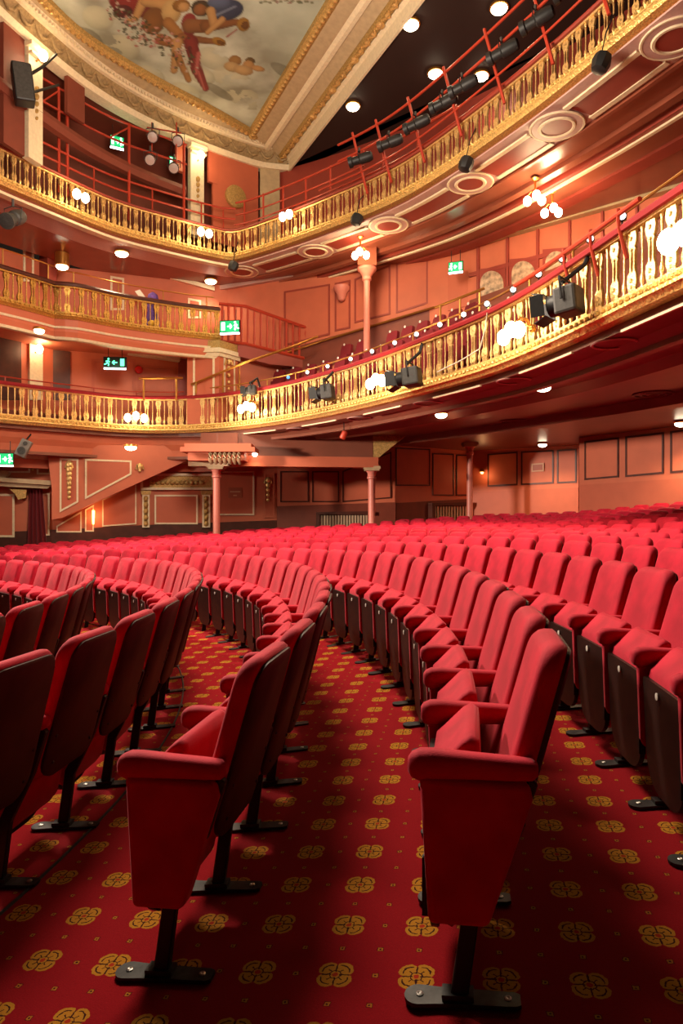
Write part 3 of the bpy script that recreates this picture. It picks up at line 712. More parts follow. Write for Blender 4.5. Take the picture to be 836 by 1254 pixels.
# ------------------------------------------------------------------ dress circle level walls
dwall = []
for i, (a, b) in enumerate(zip(DW, DW[1:])):
    m = MB(); wallslab(m, a, b, 5.2, 8.46, .2)
    dwall.append((struct(m, ('wall_circle_side', 'wall_circle_corner', 'wall_circle_rear', 'wall_circle_far_rear')[i], M['salmon'], ('salmon side wall with tall dark framed panels behind the circle seats', 'short salmon wall with a doorway below the lit exit sign', 'salmon rear wall of the circle with arched etched mirrors', 'salmon rear wall of the circle at the right edge')[i]), Plane(a, b)))
wS, pS = dwall[0]; wC, pC = dwall[1]; wR, pR = dwall[2]
for q in ([(348, 357), (404, 348), (404, 410), (348, 424)], [(410, 347), (429, 343), (429, 402), (410, 406)], [(434, 342), (478, 324), (478, 385), (434, 396)], [(485, 323), (524, 313), (524, 372), (485, 384)]):
    panel(pS, q, wS, M['maroon'], M['salmon_dk'], .05)
m = MB(); slab(m, pS, [(345, 430), (536, 376), (536, 400), (345, 470)], .04, 0); part(m, 'dado', M['dado'], wS)
m = MB(); m.tube([pS.px(345, 434, .12), pS.px(393, 418, .12), pS.px(532, 376, .12)], .03, 6); part(m, 'wall_handrail', M['brass'], wS, smooth=True)
m = MB(); slab(m, pS, [(268, 352), (536, 304), (536, 310), (268, 357)], .15, 0); part(m, 'wall_cornice', M['mauve'], wS)
for (w_, p_, u0, v0, u1, v1) in ((wC, pC, 536, 309, 566, 300), (wR, pR, 566, 301, 840, 222)):
    m = MB(); slab(m, p_, [(u0, v0), (u1, v1), (u1, v1 + 9), (u0, v0 + 6)], .2, 0); part(m, 'wall_cornice', M['cornice'], w_)
# door with curtains below exit sign
m = MB(); slab(m, pC, [(549, 336), (573, 332), (573, 375), (549, 381)], .04, 0); dr = part(m, 'door_panel', M['salmon_dk'], wC)
# rear wall vertical battens and arched mirrors
for u in (586, 622, 659, 698, 738, 780):
    m = MB(); v = 301 + (u - 566) * (222 - 301) / 274; slab(m, pR, [(u - 1.5, v), (u + 1.5, v), (u + 1.5, 390), (u - 1.5, 390)], .06, 0); part(m, 'batten', M['maroon'], wR)
m = MB(); slab(m, pR, [(575, 335), (800, 275), (800, 281), (575, 340)], .05, 0); part(m, 'wall_rail', M['maroon'], wR)
for (u, v) in ((602.5, 346), (641, 334), (682, 322)):
    t = thing('arched_mirror', 'arched etched mirror on the circle rear wall, %s from the left' % {602.5: 'first', 641: 'second', 682: 'third'}[u], 'mirror', pR.px(u, v + 18, .05), 'arched mirrors on the rear wall')
    m = MB(); slab(m, pR, [(u - 17, v - 16), (u + 17, v - 19), (u + 17, v + 22), (u - 17, v + 22)], .04, 0); part(m, 'frame', M['maroon'], t)
    pts = [(u - 14, v + 20), (u + 14, v + 20)] + [(u + 14 * math.cos(a), v + 1 - 15 * math.sin(a)) for a in [math.pi * k / 12 for k in range(13)]]
    m = MB(); slab(m, pR, pts, .03, .04); part(m, 'glass', M['mirror'], t)
# circle column with capital and beam above
cc = at(449, 400, 18.4)
t = thing('circle_column', 'pink column standing among the circle seats', 'column', (cc.x, cc.y, 5.4))
m = MB(); m.lathe([(.14, 5.4), (.09, 5.55), (.085, 7.6), (.09, 7.62)], 16, (cc.x, cc.y, 0)); part(m, 'shaft', M['colpink'], t, smooth=True)
m = MB(); m.lathe([(.09, 7.62), (.13, 7.66), (.12, 7.74), (.2, 7.86), (.26, 7.92), (.26, 7.98)], 16, (cc.x, cc.y, 0)); part(m, 'capital', M['colpink'], t, smooth=True)
m = MB(); m.box((cc.x, cc.y, 8.22), (.5, .5, .48)); part(m, 'impost_block', M['soffit_up'], t)
p = pS.px(418, 355, .12); m = MB(); m.lathe([(.02, -.35), (.1, -.3), (.16, -.1), (.24, 0), (.24, .1)], 12, (p.x, p.y, p.z)); part(m, 'wall_corbel', M['colpink'], wS, smooth=True)
# ------------------------------------------------------------------ dress circle tiers and seats
TIER = []
for i in range(7):
    m = MB(); n0, n1 = -.35 - i * .8, -.35 - (i + 1) * .8
    s_hi = DRESS.at_u(250) if i < 2 else DRESS.at_u(320)
    if i == 0: s_hi = DRESS.len
    strip(m, DRESS, n1, n0, 3.68 + max(0, i - 1) * .60 + (.10 if i else 0), .38 if i == 0 else .90, 0, s_hi, .4)
    if i == 0: m.v = m.v
    struct(m, 'floor_circle_tier', M['dado'], 'stepped tier of the dress circle')
bk = MB(); L = []
o = []
for (t_, x_, w_) in ((0, 0, .20), (.30, .05, .21), (.42, .075, .19), (.46, .085, .14)):
    o.append([(-w_, x_, t_ + .42), (w_, x_, t_ + .42), (w_, x_ + .09, t_ + .42), (-w_, x_ + .09, t_ + .42)])
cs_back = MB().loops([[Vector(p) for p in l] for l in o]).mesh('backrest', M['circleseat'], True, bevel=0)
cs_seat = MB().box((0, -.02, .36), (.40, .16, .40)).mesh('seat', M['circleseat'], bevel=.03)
m = MB(); m.lathe([(.001, 0), (.034, .001), (.034, .008), (.001, .01)], 8, (0, -.0, .86), Matrix.Rotation(math.pi / 2, 3, 'X')); cs_plate = m.mesh('number_plate', M['enamel'])
cs_leg = MB().box((0, .05, .12), (.06, .2, .24)).mesh('leg', M['iron'])
WALLD = [Plane(a, b) for a, b in zip(DW, DW[1:])]
cnt = 0; cj = {}
for i in range(6):
    s_ = DRESS.at_u(790); s_end = DRESS.at_u(292)
    nn = -.78 - i * .8
    while s_ < s_end:
        p = DRESS.w(s_, nn, 4.06 + i * .60 + (.02 if i else 0)); s_ += .52 * (1 if i == 0 else 1)
        if min(pl.n.dot(p - pl.a) for pl in WALLD[:3]) < .35: continue
        u = 418 + F * p.x / p.y; v = 627 - F * (p.z + .85 - HC) / p.y
        if math.hypot(p.x - cc.x, p.y - cc.y) < .42: continue
        lim = 452 - (u - 300) * .31 if u < 530 else 380 - (u - 530) * .2
        if u > 720 or u < 280 or v < lim: continue
        q = DRESS.nrm(s_ - .52); rz = math.atan2(q.y, q.x) + math.pi / 2
        cj[i] = cj.get(i, 0) + 1
        t = thing('circle_seat', 'small dark red seat in the dress circle, %s row back, %s from the right' % (ORD[i], ORD[cj[i] - 1]), 'seat', p, 'dress circle seats')
        t.rotation_euler = (0, 0, rz)
        for nm, me in (('backrest', cs_back), ('seat', cs_seat), ('number_plate', cs_plate), ('leg', cs_leg)): link(nm, me, t)
        cnt += 1
# circle seat number plates show as pale dots: brighter aisle rail between blocks
def pipe(pts, r, name, mt, parent, n=6):
    m = MB(); m.tube(pts, r, n); return part(m, name, mt, parent, smooth=True)
ar = thing('aisle_handrail', 'brass handrail with posts stepping up the circle aisle to the exit door', 'handrail', at(532, 420, 15.2))
pipe([at(532, 377, 15.2), at(593, 353, 14.6)], .03, 'rail', M['brass'], ar)
for u, v, dd in ((539, 374, 15.1), (563, 364.5, 14.9), (587, 355, 14.7)): pipe([at(u, v, dd), at(u, v + 40, dd)], .025, 'post', M['brass'], ar)
ar = thing('aisle_handrail', 'long sloping brass handrail rising beside the pale pier', 'handrail', at(234, 480, 19.2))
pipe([at(234, 471, 19.2), at(300, 444, 19.0), at(357, 425, 19.0), at(389, 412, 19.2)], .035, 'rail', M['brass'], ar)
for u, v in ((240, 468), (273, 455), (293, 447)): pipe([at(u, v, 19.1), at(u, 482, 19.1)], .025, 'post', M['brass'], ar)
ar = thing('aisle_handrail', 'short level brass handrail on one post left of the pale pier', 'handrail', at(216, 490, 19.4))
pipe([at(170, 463.5, 19.4), at(224, 463, 19.4)], .035, 'rail', M['brass'], ar); pipe([at(216, 463, 19.4), at(216, 490, 19.4)], .03, 'post', M['brass'], ar); pipe([at(176, 463, 19.4), at(176, 490, 19.4)], .03, 'post', M['brass'], ar)
# ------------------------------------------------------------------ boxes over the side of the dress circle
BOX1 = Path([(-9.2, 14.2), (-8.7, 15.0), (-8.0, 15.95), (-7.45, 16.75), (-7.15, 17.3)][::-1])
BOX2 = Path([(-3.45, 19.35), (-4.3, 19.0), (-5.2, 18.5), (-6.0, 17.95), (-6.7, 17.3), (-7.25, 17.15)])
mb = MB(); flat(mb, off_line(BOX2, -.05, k=20) + off_line(BOX1, -.05, k=20) + [(-10.8, 15.2), (-9.8, 18.2), (-7, 20.6), (-4.4, 21.5), (-3.5, 21.3)], 6.06, .2)
bxs = struct(mb, 'floor_box_tier', M['salmon'], 'floor slab of the side boxes')
for pth in (BOX1, BOX2):
    m = MB(); sweep(m, pth, [(-.35, 5.78), (-.05, 5.78), (-.02, 5.86), (.02, 5.95), (.03, 6.28), (-.35, 6.28)]); fb = part(m, 'box_fascia', M['salmon'], bxs)
    m = MB(); sweep(m, pth, [(-.1, 5.74), (.05, 5.74), (.08, 5.80), (-.1, 5.80)]); sweep(m, pth, [(-.1, 6.02), (.05, 6.02), (.07, 6.07), (-.1, 6.07)]); part(m, 'fascia_moulding', M['cream'], fb)
balustrade(BOX1, 6.26, 'gilt box balustrade at the left edge above the dress circle', 'box_balustrade', .18, .62, .10, .335, 0, BOX1.len, 0, M['brown'], goldmat='oldbal', group='box balustrades') if False else None
M['oldbal'] = mat('darker_gilt', (.60, .34, .075), .42, metal=.6, noise=.3, nscale=40, bump=.3, bscale=55)  # darker, deeper gilt colour for the box balustrades
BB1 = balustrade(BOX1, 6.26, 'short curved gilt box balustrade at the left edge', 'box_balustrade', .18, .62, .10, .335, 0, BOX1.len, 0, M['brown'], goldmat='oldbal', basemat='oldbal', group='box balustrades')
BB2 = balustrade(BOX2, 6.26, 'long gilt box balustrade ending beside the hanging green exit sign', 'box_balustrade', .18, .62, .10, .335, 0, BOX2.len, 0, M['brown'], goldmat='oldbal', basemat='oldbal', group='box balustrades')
handrail(BOX2, 7.50, 7.14, -.1, .15, BOX2.len - .1, 'box_handrail', 'thin brass guard rail above the long box balustrade', M['brass'], 1.2, .018)
handrail(BOX1, 7.62, 7.14, -.1, .05, BOX1.len, 'box_handrail', 'thin brass guard rail above the short box at the left edge', M['brass'], 1.2, .018)
# rear walls: behind the boxes and behind the dress circle side corridor
BW = ((-3.4, 21.35), (-8.2, 19.6)); BWp = Plane(*BW); BW2 = ((-8.2, 19.6), (-11.0, 15.5)); BW2p = Plane(*BW2)
m = MB(); wallslab(m, *BW, 3.6, 8.46, .2); wbox = struct(m, 'wall_boxes', M['salmon'], 'salmon wall with doors behind the side boxes')
m = MB(); wallslab(m, *BW2, 3.6, 8.46, .2); wbox2 = struct(m, 'wall_boxes_left', M['salmon'], 'salmon wall behind the boxes at the left edge')
for q in ([(171, 447), (215, 450), (215, 490), (171, 490)], [(112, 440), (166, 440), (166, 490), (112, 490)]):
    panel(BWp, q, wbox, M['salmon_dk'], M['salmon'], .08, 0, .05)
m = MB(); slab(m, BWp, [(218, 442), (228, 442), (228, 490), (218, 490)], .05, 0); part(m, 'door_leaf', M['maroon'], wbox)
m = MB(); slab(m, BWp, [(57, 428), (86, 431), (86, 490), (57, 490)], .05, 0); part(m, 'doorway', M['brown'], wbox)
m = MB(); slab(m, BW2p, [(-20, 400), (25, 408), (25, 490), (-20, 490)], .05, 0); part(m, 'doorway', M['brown'], wbox2)
m = MB(); slab(m, BWp, [(112, 422), (219, 438), (219, 444), (112, 429)], .3, 0); part(m, 'corridor_cornice', M['cream'], wbox)
m = MB(); slab(m, BW2p, [(34, 410), (50, 412), (50, 490), (34, 490)], .1, 0); part(m, 'pilaster', M['cream'], wbox2)
m = MB(); slab(m, BW2p, [(-20, 396), (112, 420), (112, 426), (-20, 402)], .3, 0); part(m, 'corridor_cornice', M['cornice'], wbox2)
# box level wall panels
panel(BWp, [(135, 338), (152, 341), (152, 380), (135, 380)], wbox, M['cream'], M['salmon_dk'], .06)
panel(BWp, [(230, 365), (246, 368), (246, 390), (230, 390)], wbox, M['cream'], M['salmon_dk'], .06)
panel(BW2p, [(28, 292), (41, 296), (41, 345), (28, 345)], wbox2, M['cream'], M['salmon_dk'], .06)
m = MB(); slab(m, BW2p, [(48, 298), (59, 300), (59, 350), (48, 350)], .4, 0); part(m, 'partition', M['maroon'], wbox2)
m = MB(); slab(m, BW2p, [(-20, 268), (68, 296), (68, 303), (-20, 276)], .3, 0); part(m, 'box_cornice', M['cream'], wbox2)
m = MB(); slab(m, BWp, [(66, 297), (262, 352), (262, 357), (66, 303)], .1, 0); part(m, 'box_cornice', M['cream'], wbox)
# pier with cream panels at the end of the boxes
pA = at(229, 482, 19.35); pB = at(268, 482, 19.25); pC2 = at(291, 482, 19.9); pD = at(262, 482, 20.8)
m = MB()
for z0, z1, g in ((3.9, 5.80, 0),):
    q = [Vector((p.x, p.y, z0)) for p in (pA, pB, pC2, pD)]; m.prism(q, (0, 0, z1 - z0))
pier = struct(m, 'trim_box_pier', M['salmon'], 'pale salmon pier with cream framed panels at the end of the boxes')
ce = sum(((p.x, p.y) for p in (pA, pB, pC2, pD)), ()); cxm = (pA.x + pB.x + pC2.x + pD.x) / 4; cym = (pA.y + pB.y + pC2.y + pD.y) / 4
def grow(p, k, z): return Vector((cxm + (p.x - cxm) * k, cym + (p.y - cym) * k, z))
m = MB(); m.prism([grow(p, 1.12, 5.80) for p in (pA, pB, pC2, pD)], (0, 0, .1)); m.prism([grow(p, 1.22, 5.90) for p in (pA, pB, pC2, pD)], (0, 0, .12)); part(m, 'pier_cornice', M['cream'], pier)
m = MB(); m.prism([grow(p, 1.15, 6.02) for p in (pA, pB, pC2, pD)], (0, 0, .22)); part(m, 'pier_blocking', M['oldgold'], pier)
f1 = Plane((pA.x, pA.y), (pB.x, pB.y)); f2 = Plane((pB.x, pB.y), (pC2.x, pC2.y))
panel(f1, [(236.5, 436), (263, 437), (263, 488), (236.5, 488)], pier, M['cream'], M['salmon_dk'], .06)
panel(f2, [(273.5, 435), (287, 437), (287, 486), (273.5, 486)], pier, M['cream'], M['salmon_dk'], .05); drop(f2, pier, 280, 443, 476, .05, 5, .07)
# red stair balustrade descending to the circle
sb = thing('stair_balustrade', 'red wooden stair balustrade sloping down right from the exit sign', 'balustrade', at(340, 440, 20.0))
def sp(u, v): 
    d = 19.6 + (u - 270) / 120 * .9; return at(u, v, d)
pipe([sp(268, 372), sp(300, 375), sp(388, 406)], .05, 'handrail', M['redpipe'], sb)
pipe([sp(268, 418), sp(300, 421), sp(388, 443)], .05, 'lower_rail', M['redpipe'], sb)
for i in range(15):
    t_ = i / 14; u = 272 + t_ * 110; vt = 372 + max(0, (u - 290)) * .335; vb = 419 + max(0, (u - 290)) * .25
    a, b = sp(u, vb), sp(u, vt); m = MB(); m.tube([a, a.lerp(b, .2), a.lerp(b, .5), a.lerp(b, .8), b], [.03, .045, .03, .045, .03], 6); part(m, 'baluster', M['redpipe'], sb, smooth=True)
a, b = sp(388, 450), sp(388, 402); m = MB(); m.box((a + b) / 2, (.16, .16, (b - a).length)); m.ball(b + Vector((0, 0, .08)), .09, 8, 6); part(m, 'newel_post', M['redpipe'], sb)
m = MB(); pl = Plane((sp(285, 430).x, sp(285, 430).y), (sp(392, 440).x, sp(392, 440).y)); slab(m, pl, [(291, 421), (392, 444), (392, 452), (330, 446), (291, 436)], -.3, 0); part(m, 'stringer', M['maroon'], sb)
m = MB(); slab(m, pl, [(291, 436), (330, 446), (345, 448), (345, 490), (291, 490)], -.25, -.4); part(m, 'stair_flank', M['salmon_dk'], sb)
# colourful bundle and board in the box
cbp = at(187, 386, 18.9)
t = thing('costume_bundle', 'purple and yellow bundle of cloth standing behind the long box rail', 'bundle', (cbp.x, cbp.y, 6.3))
m = MB(); m.loops([[Vector((cbp.x + r_ * math.cos(a), cbp.y + r_ * .7 * math.sin(a), z_)) for a in [2 * math.pi * k / 10 for k in range(10)]] for r_, z_ in ((.16, 6.3), (.2, 6.6), (.15, 7.0), (.19, 7.2), (.13, 7.42), (.02, 7.5))]); part(m, 'cloth', M['purple'], t, smooth=True)
m = MB(); m.ball((cbp.x, cbp.y - .12, 6.6), .11, 8, 6, (1, .7, .8)); part(m, 'yellow_fold', M['yellow'], t, smooth=True)
m = MB(); slab(m, BWp, [(165, 357), (171, 355), (184, 372), (178, 374)], .03, 1.0); solo(m, 'white_board', M['white'], 'white board leaning behind the long box rail', 'board')
# ------------------------------------------------------------------ painted ceiling, cornice and frieze
ZC = 12.6
FR = [(-7.0, 12.6), (-6.75, 14.0), (-6.55, 15.0), (-6.1, 16.1), (-5.03, 17.55), (-3.63, 19.07), (-2.6, 20.3)]
FRP = Path(FR); RE = (Vector((-2.6, 20.3)), Vector((-.09, 14.93))); rd = (RE[1] - RE[0]).normalized(); RE2 = RE[0] + rd * 13
outl = [tuple(p) for p in FRP.p] + [tuple(RE2), (-7.4, RE2.y)]
def inside(x, y, P=outl):
    c = False; n = len(P); j = n - 1
    for i in range(n):
        if (P[i][1] > y) != (P[j][1] > y) and x < (P[j][0] - P[i][0]) * (y - P[i][1]) / (P[j][1] - P[i][1]) + P[i][0]: c = not c
        j = i
    return c
def smooth_noise(x, y, sc, seed):
    x = x * sc; y = y * sc; xi = np.floor(x).astype(int); yi = np.floor(y).astype(int); fx = x - xi; fy = y - yi
    fx = fx * fx * (3 - 2 * fx); fy = fy * fy * (3 - 2 * fy)
    def h(a, b):
        n_ = np.sin(a * 127.1 + b * 311.7 + seed * 74.7) * 43758.5453; return n_ - np.floor(n_)
    return (h(xi, yi) * (1 - fx) + h(xi + 1, yi) * fx) * (1 - fy) + (h(xi, yi + 1) * (1 - fx) + h(xi + 1, yi + 1) * fx) * fy
def paint_mural():
    st_ = .034; xs = np.arange(-7.5, .9, st_); ys = np.arange(14.2, 20.5, st_)
    X, Y = np.meshgrid(xs, ys); U = 418 + F * X / Y; V = 627 - F * (ZC - HC) / Y
    n1 = sum(smooth_noise(X, Y, 1.1 * 2 ** k, k) * .5 ** (k + 1) for k in range(5))
    n2 = sum(smooth_noise(X + 9, Y - 4, 2.3 * 2 ** k, k + 9) * .5 ** (k + 1) for k in range(4))
    U2 = U + (n2 - .47) * 9; V2 = V + (n1 - .47) * 7
    C = np.zeros(X.shape + (3,))
    def c(*a): return np.array(lin(a))
    SH = [np.ones(X.shape)]
    base = np.clip((n1 - .28) * 2.3, 0, 1)[..., None]
    C[:] = c(168, 158, 132) * (1 - base) + c(250, 242, 214) * base
    sky = np.clip(((U - 300) / 70 + (60 - V) / 80), 0, 1)[..., None]; C = C * (1 - .75 * sky) + (c(222, 219, 190) * (.8 + .4 * n2[..., None])) * .75 * sky
    def bl(mask, col, k=1.0): 
        nonlocal C
        m_ = np.clip(mask, 0, 1)[..., None] * k; C = C * (1 - m_) + np.array(col) * (.80 + .40 * n2[..., None]) * SH[0][..., None] * m_
    def ell(u, v, a, b, r=0): 
        ca, sa = math.cos(r), math.sin(r); du = U - u; dv = V - v
        q = ((du * ca + dv * sa) / a) ** 2 + ((-du * sa + dv * ca) / b) ** 2; SH[0] = np.clip(1.22 - .42 * q - .16 * (dv / b) * 1.0 - .10 * (du / a), .45, 1.4); return np.clip((1.10 - q) * 6, 0, 1)
    def cap(p, q, r0, r1):
        p = np.array(p, float); q = np.array(q, float); d = q - p; L2 = d @ d
        t = np.clip(((U - p[0]) * d[0] + (V - p[1]) * d[1]) / L2, 0, 1); ds = np.hypot(U - p[0] - d[0] * t, V - p[1] - d[1] * t)
        rr_ = r0 + (r1 - r0) * t; SH[0] = np.clip(1.22 - .5 * (ds / rr_) ** 2 - .18 * (V - p[1] - d[1] * t) / rr_, .45, 1.4); return np.clip((rr_ - ds) * 1.2 + .5, 0, 1)
    skin, dskin, red, blue = c(205, 150, 90), c(150, 92, 48), c(140, 42, 34), c(62, 66, 88)
    for (u, v, a, b) in ((262, 72, 20, 13), (285, 98, 26, 14), (246, 92, 18, 10), (300, 120, 24, 12), (228, 112, 20, 9), (150, 58, 22, 14), (185, 92, 18, 10), (120, 22, 20, 14)):
        bl(ell(u, v, a, b, .4) * (n2 > .40), c(222, 208, 170), .7)
    for (u, v, a, b) in ((205, 110, 22, 6), (160, 82, 24, 6), (268, 112, 20, 5), (352, 90, 24, 7), (110, 45, 18, 8)): bl(ell(u, v, a, b, .55), c(120, 108, 84), .6)
    bl(ell(160, 5, 28, 15, .3), red); bl(ell(185, 14, 14, 12), c(120, 40, 34)); bl(ell(150, 14, 12, 8), c(96, 30, 28))
    bl(cap((176, 0), (166, 22), 6, 4.5), skin); bl(ell(160, 25, 8, 3, -.2), skin); bl(cap((178, 2), (205, 6), 6, 8), skin)
    bl(ell(188, 26, 14, 17, .3), c(142, 88, 40)); bl(ell(210, 14, 12, 15, .2), c(214, 168, 104)); bl(ell(222, 7, 11, 8), c(150, 98, 38)); bl(ell(225, 9, 7, 6), skin)
    bl(ell(246, 10, 12, 10), c(70, 52, 30)); bl(ell(245, 12, 8, 7), dskin)
    bl(cap((206, 28), (224, 48), 7, 6), c(176, 116, 58)); bl(cap((222, 46), (262, 51), 5.5, 3.5), dskin)
    bl(ell(232, 30, 10, 14), c(150, 50, 44)); bl(cap((232, 32), (252, 32), 9, 8), dskin); bl(cap((252, 32), (290, 27), 8, 4), c(140, 84, 40))
    bl(cap((234, 52), (240, 84), 9, 6), red); bl(cap((240, 84), (252, 108), 7, 4), red); bl(cap((243, 66), (240, 90), 3, 2), c(196, 96, 86)); bl(cap((232, 58), (236, 76), 2, 1), c(100, 28, 24)); bl(cap((243, 88), (250, 110), 1.5, 1), c(190, 90, 80))
    bl(cap((196, 48), (216, 54), 7, 6), c(160, 100, 46)); bl(cap((217, 52), (213, 86), 6.5, 4.5), skin); bl(cap((216, 66), (231, 98), 5, 3.5), c(178, 120, 62))
    bl(ell(276, 12, 22, 13, -.1), blue); bl(ell(268, 3, 14, 8), c(92, 98, 122)); bl(cap((262, 20), (288, 8), 2, 1.5), c(120, 124, 140)); bl(cap((258, 14), (262, 30), 6, 5), skin); bl(cap((272, 24), (254, 40), 4, 3), skin)
    bl(ell(298, 30, 8, 8.5), c(170, 118, 44)); bl(ell(300, 31, 4.5, 5), c(116, 70, 26)); bl(ell(268, 51, 9, 5, .35), c(176, 120, 40)); bl(ell(270, 52, 5, 2.5, .35), c(120, 74, 24)); bl(cap((278, 45), (290, 36), 1, .8), c(170, 60, 50))
    for (u, v, a, b, co) in ((288, 74, 8, 6, c(176, 124, 66)), (284, 82, 10, 6, c(206, 164, 108)), (306, 75, 6, 5, c(112, 84, 44)), (304, 80, 7, 6, skin), (298, 86, 12, 6, c(206, 160, 104)), (316, 84, 8, 3.5, skin)): bl(ell(u, v, a, b, .2), co)
    rr = random.Random(3)
    for i in range(210):
        t_ = rr.random(); u = 140 + t_ * 92 + rr.gauss(0, 7); v = 10 + t_ * 68 + rr.gauss(0, 8) + 6 * math.sin(t_ * 6)
        bl(ell(u, v, rr.uniform(1, 2.6), rr.uniform(1, 2.2)), rr.choice([c(66, 70, 36), c(72, 66, 36), c(212, 186, 160), c(190, 96, 84), c(214, 150, 130), c(88, 84, 46)]), .85)
    for i in range(14): bl(ell(322 + i * 4.5 + rr.gauss(0, 2), 2 + rr.gauss(0, 1.5), 2.5, 1.6), rr.choice([c(84, 92, 60), c(150, 90, 78), c(120, 110, 70)]), .8)
    ny, nx = X.shape; ins = np.zeros((ny, nx), bool)
    for j in range(ny):
        for i in range(nx): ins[j, i] = inside(X[j, i], Y[j, i])
    vs = np.stack([X, Y, np.full(X.shape, ZC)], -1).reshape(-1, 3)
    fs = []
    for j in range(ny - 1):
        for i in range(nx - 1):
            if ins[j, i] or ins[j + 1, i + 1] or ins[j, i + 1] or ins[j + 1, i]: a = j * nx + i; fs.append((a, a + nx, a + nx + 1, a + 1))
    me = bpy.data.meshes.new('painted_ceiling'); me.from_pydata(vs.tolist(), [], fs)
    at_ = me.color_attributes.new('paint', 'FLOAT_COLOR', 'POINT')
    buf = np.concatenate([np.clip(C.reshape(-1, 3) * np.array((.58, .67, .72)), 0, 1), np.ones((nx * ny, 1))], 1).astype(np.float32).ravel(); at_.data.foreach_set('color', buf)
    m_ = bpy.data.materials.new('ceiling_painting'); m_.use_nodes = True; nt = m_.node_tree; b = nt.nodes['Principled BSDF']
    ca = nt.nodes.new('ShaderNodeVertexColor'); ca.layer_name = 'paint'; nt.links.new(ca.outputs[0], b.inputs['Base Color']); b.inputs['Roughness'].default_value = .8
    me.materials.append(m_); o_ = link('ceiling_mural', me); o_['kind'] = 'structure'; o_['label'] = 'painted ceiling of clouds with draped figures and cherubs'; return o_
ceil_m = paint_mural()
m = MB(); flat(m, outl, ZC + .02, .1); struct(m, 'ceiling_main', M['cornice'], 'flat ceiling slab above the painting')
# gilt egg-and-dart frame: inner edge on the painting
CRN = Path([tuple(RE2), tuple(RE[0] + rd * 8), tuple(RE[0] + rd * 4), tuple(RE[0] + rd * 1.5), tuple(RE[0]), tuple(RE[0] - rd * .9)], 8)    # right hand edge, travelling away; void on the left
SFR = Path(FR[::-1])                                                                   # side edge, travelling back to the stage
fr_t = struct(sweep(sweep(MB(), CRN, [(0, ZC - .10), (.13, ZC - .16), (.22, ZC - .10), (.24, ZC + .02), (0, ZC + .02)], 0, CRN.len - .9), SFR, [(0, ZC - .10), (.13, ZC - .16), (.22, ZC - .10), (.24, ZC + .02), (0, ZC + .02)]), 'trim_ceiling_frame', M['oldgold'], 'gilt egg and dart frame round the painted ceiling', smooth=True)
egg = MB().ball((0, 0, 0), .062, 6, 4, (.75, 1, .8)).mesh('egg_boss', M['gold'], True)
for pth in (CRN, SFR):
    d = .1
    lo = 0 if pth is SFR else 5.5
    while d < pth.len:
        if d > lo and not (pth is SFR and d > 9): link('egg_boss', egg, fr_t, pth.w(d, .13, ZC - .165), (0, 0, math.atan2(pth.tan(d).y, pth.tan(d).x)))
        d += .17
def multi(name, profs, mats, path, label, s0=0, s1=None):
    o_ = None
    for i, (pf, mt) in enumerate(zip(profs, mats)):
        m = MB(); sweep(m, path, pf, s0, s1)
        if i == 0: o_ = struct(m, name, M[mt], label, smooth=True, angle=.5)
        else: part(m, 'moulding', M[mt], o_, smooth=True, angle=.5)
    return o_
# right hand cornice band (about a metre wide), dropping to the dark gallery
crn = multi('trim_cornice_gallery', [[(0, ZC - .10), (0, ZC + .02), (-.42, ZC + .02), (-.42, ZC - .20), (-.30, ZC - .20)],
                              [(-.30, ZC - .18), (-.42, ZC - .26), (-.52, ZC - .26), (-.52, ZC), (-.30, ZC)],
                              [(-.52, ZC - .20), (-.80, ZC - .36), (-.80, ZC - .1), (-.52, ZC)],
                              [(-.80, ZC - .34), (-.84, ZC - .44), (-.98, ZC - .44), (-1.02, ZC - .34), (-1.02, ZC), (-.80, ZC)],
                              [(-1.02, ZC - .42), (-1.12, ZC - .46), (-1.14, ZC - .75), (-1.2, ZC - .75), (-1.2, ZC), (-1.02, ZC)]], ['cornice', 'cream', 'cornice', 'oldgold', 'cream'], CRN, 'cream and gilt cornice between the painted ceiling and dark gallery')
for i in range(26):
    d = 5.5 + i * .32
    if d < CRN.len - .2:
        m = MB(); m.ball(CRN.w(d, -.91, ZC - .46), .10 if i % 4 == 0 else .06, 8, 5, (1, 1, .7))
        m.tube([CRN.w(d - .14, -.86, ZC - .46), CRN.w(d, -.96, ZC - .48), CRN.w(d + .14, -.88, ZC - .46)], .025, 5); part(m, 'gilt_cluster', M['gold'], crn, smooth=True)
# side entablature: frieze with festoons
E1 = [(-1.2, 20.95), (-2.0, 20.85), (-2.75, 20.55), (-4.3, 19.35), (-5.4, 18.2), (-6.15, 17.1), (-6.65, 16.0), (-7.2, 14.4), (-7.6, 12.5)]
ENT = Path(E1)
ent = multi('trim_side_entablature', [[(-.3, 11.88), (.02, 11.88), (.06, 11.95), (.10, 12.0), (-.3, 12.0)],
                                      [(-.3, 12.0), (.0, 12.0), (.05, 12.2), (.16, 12.36), (-.3, 12.36)],
                                      [(-.3, 12.36), (.26, 12.36), (.30, 12.44), (.36, 12.48), (-.3, 12.48)],
                                      [(-.3, 12.48), (.30, 12.48), (.62, 12.56), (.62, 12.66), (-.3, 12.66)]], ['cream', 'frieze', 'cream', 'cornice'], ENT, 'tan festooned frieze and cream cornice above the side gallery')
d = .4
while d < ENT.len - 2:
    m = MB(); m.tube([ENT.w(d, .12, 12.30), ENT.w(d + .1, .12, 12.16), ENT.w(d + .22, .10, 12.12), ENT.w(d + .34, .12, 12.16), ENT.w(d + .44, .12, 12.30)], [.02, .035, .05, .035, .02], 6); m.ball(ENT.w(d, .13, 12.3), .05, 6, 4); part(m, 'festoon', M['frieze'], ent, smooth=True); d += .48
d = .1
m = MB()
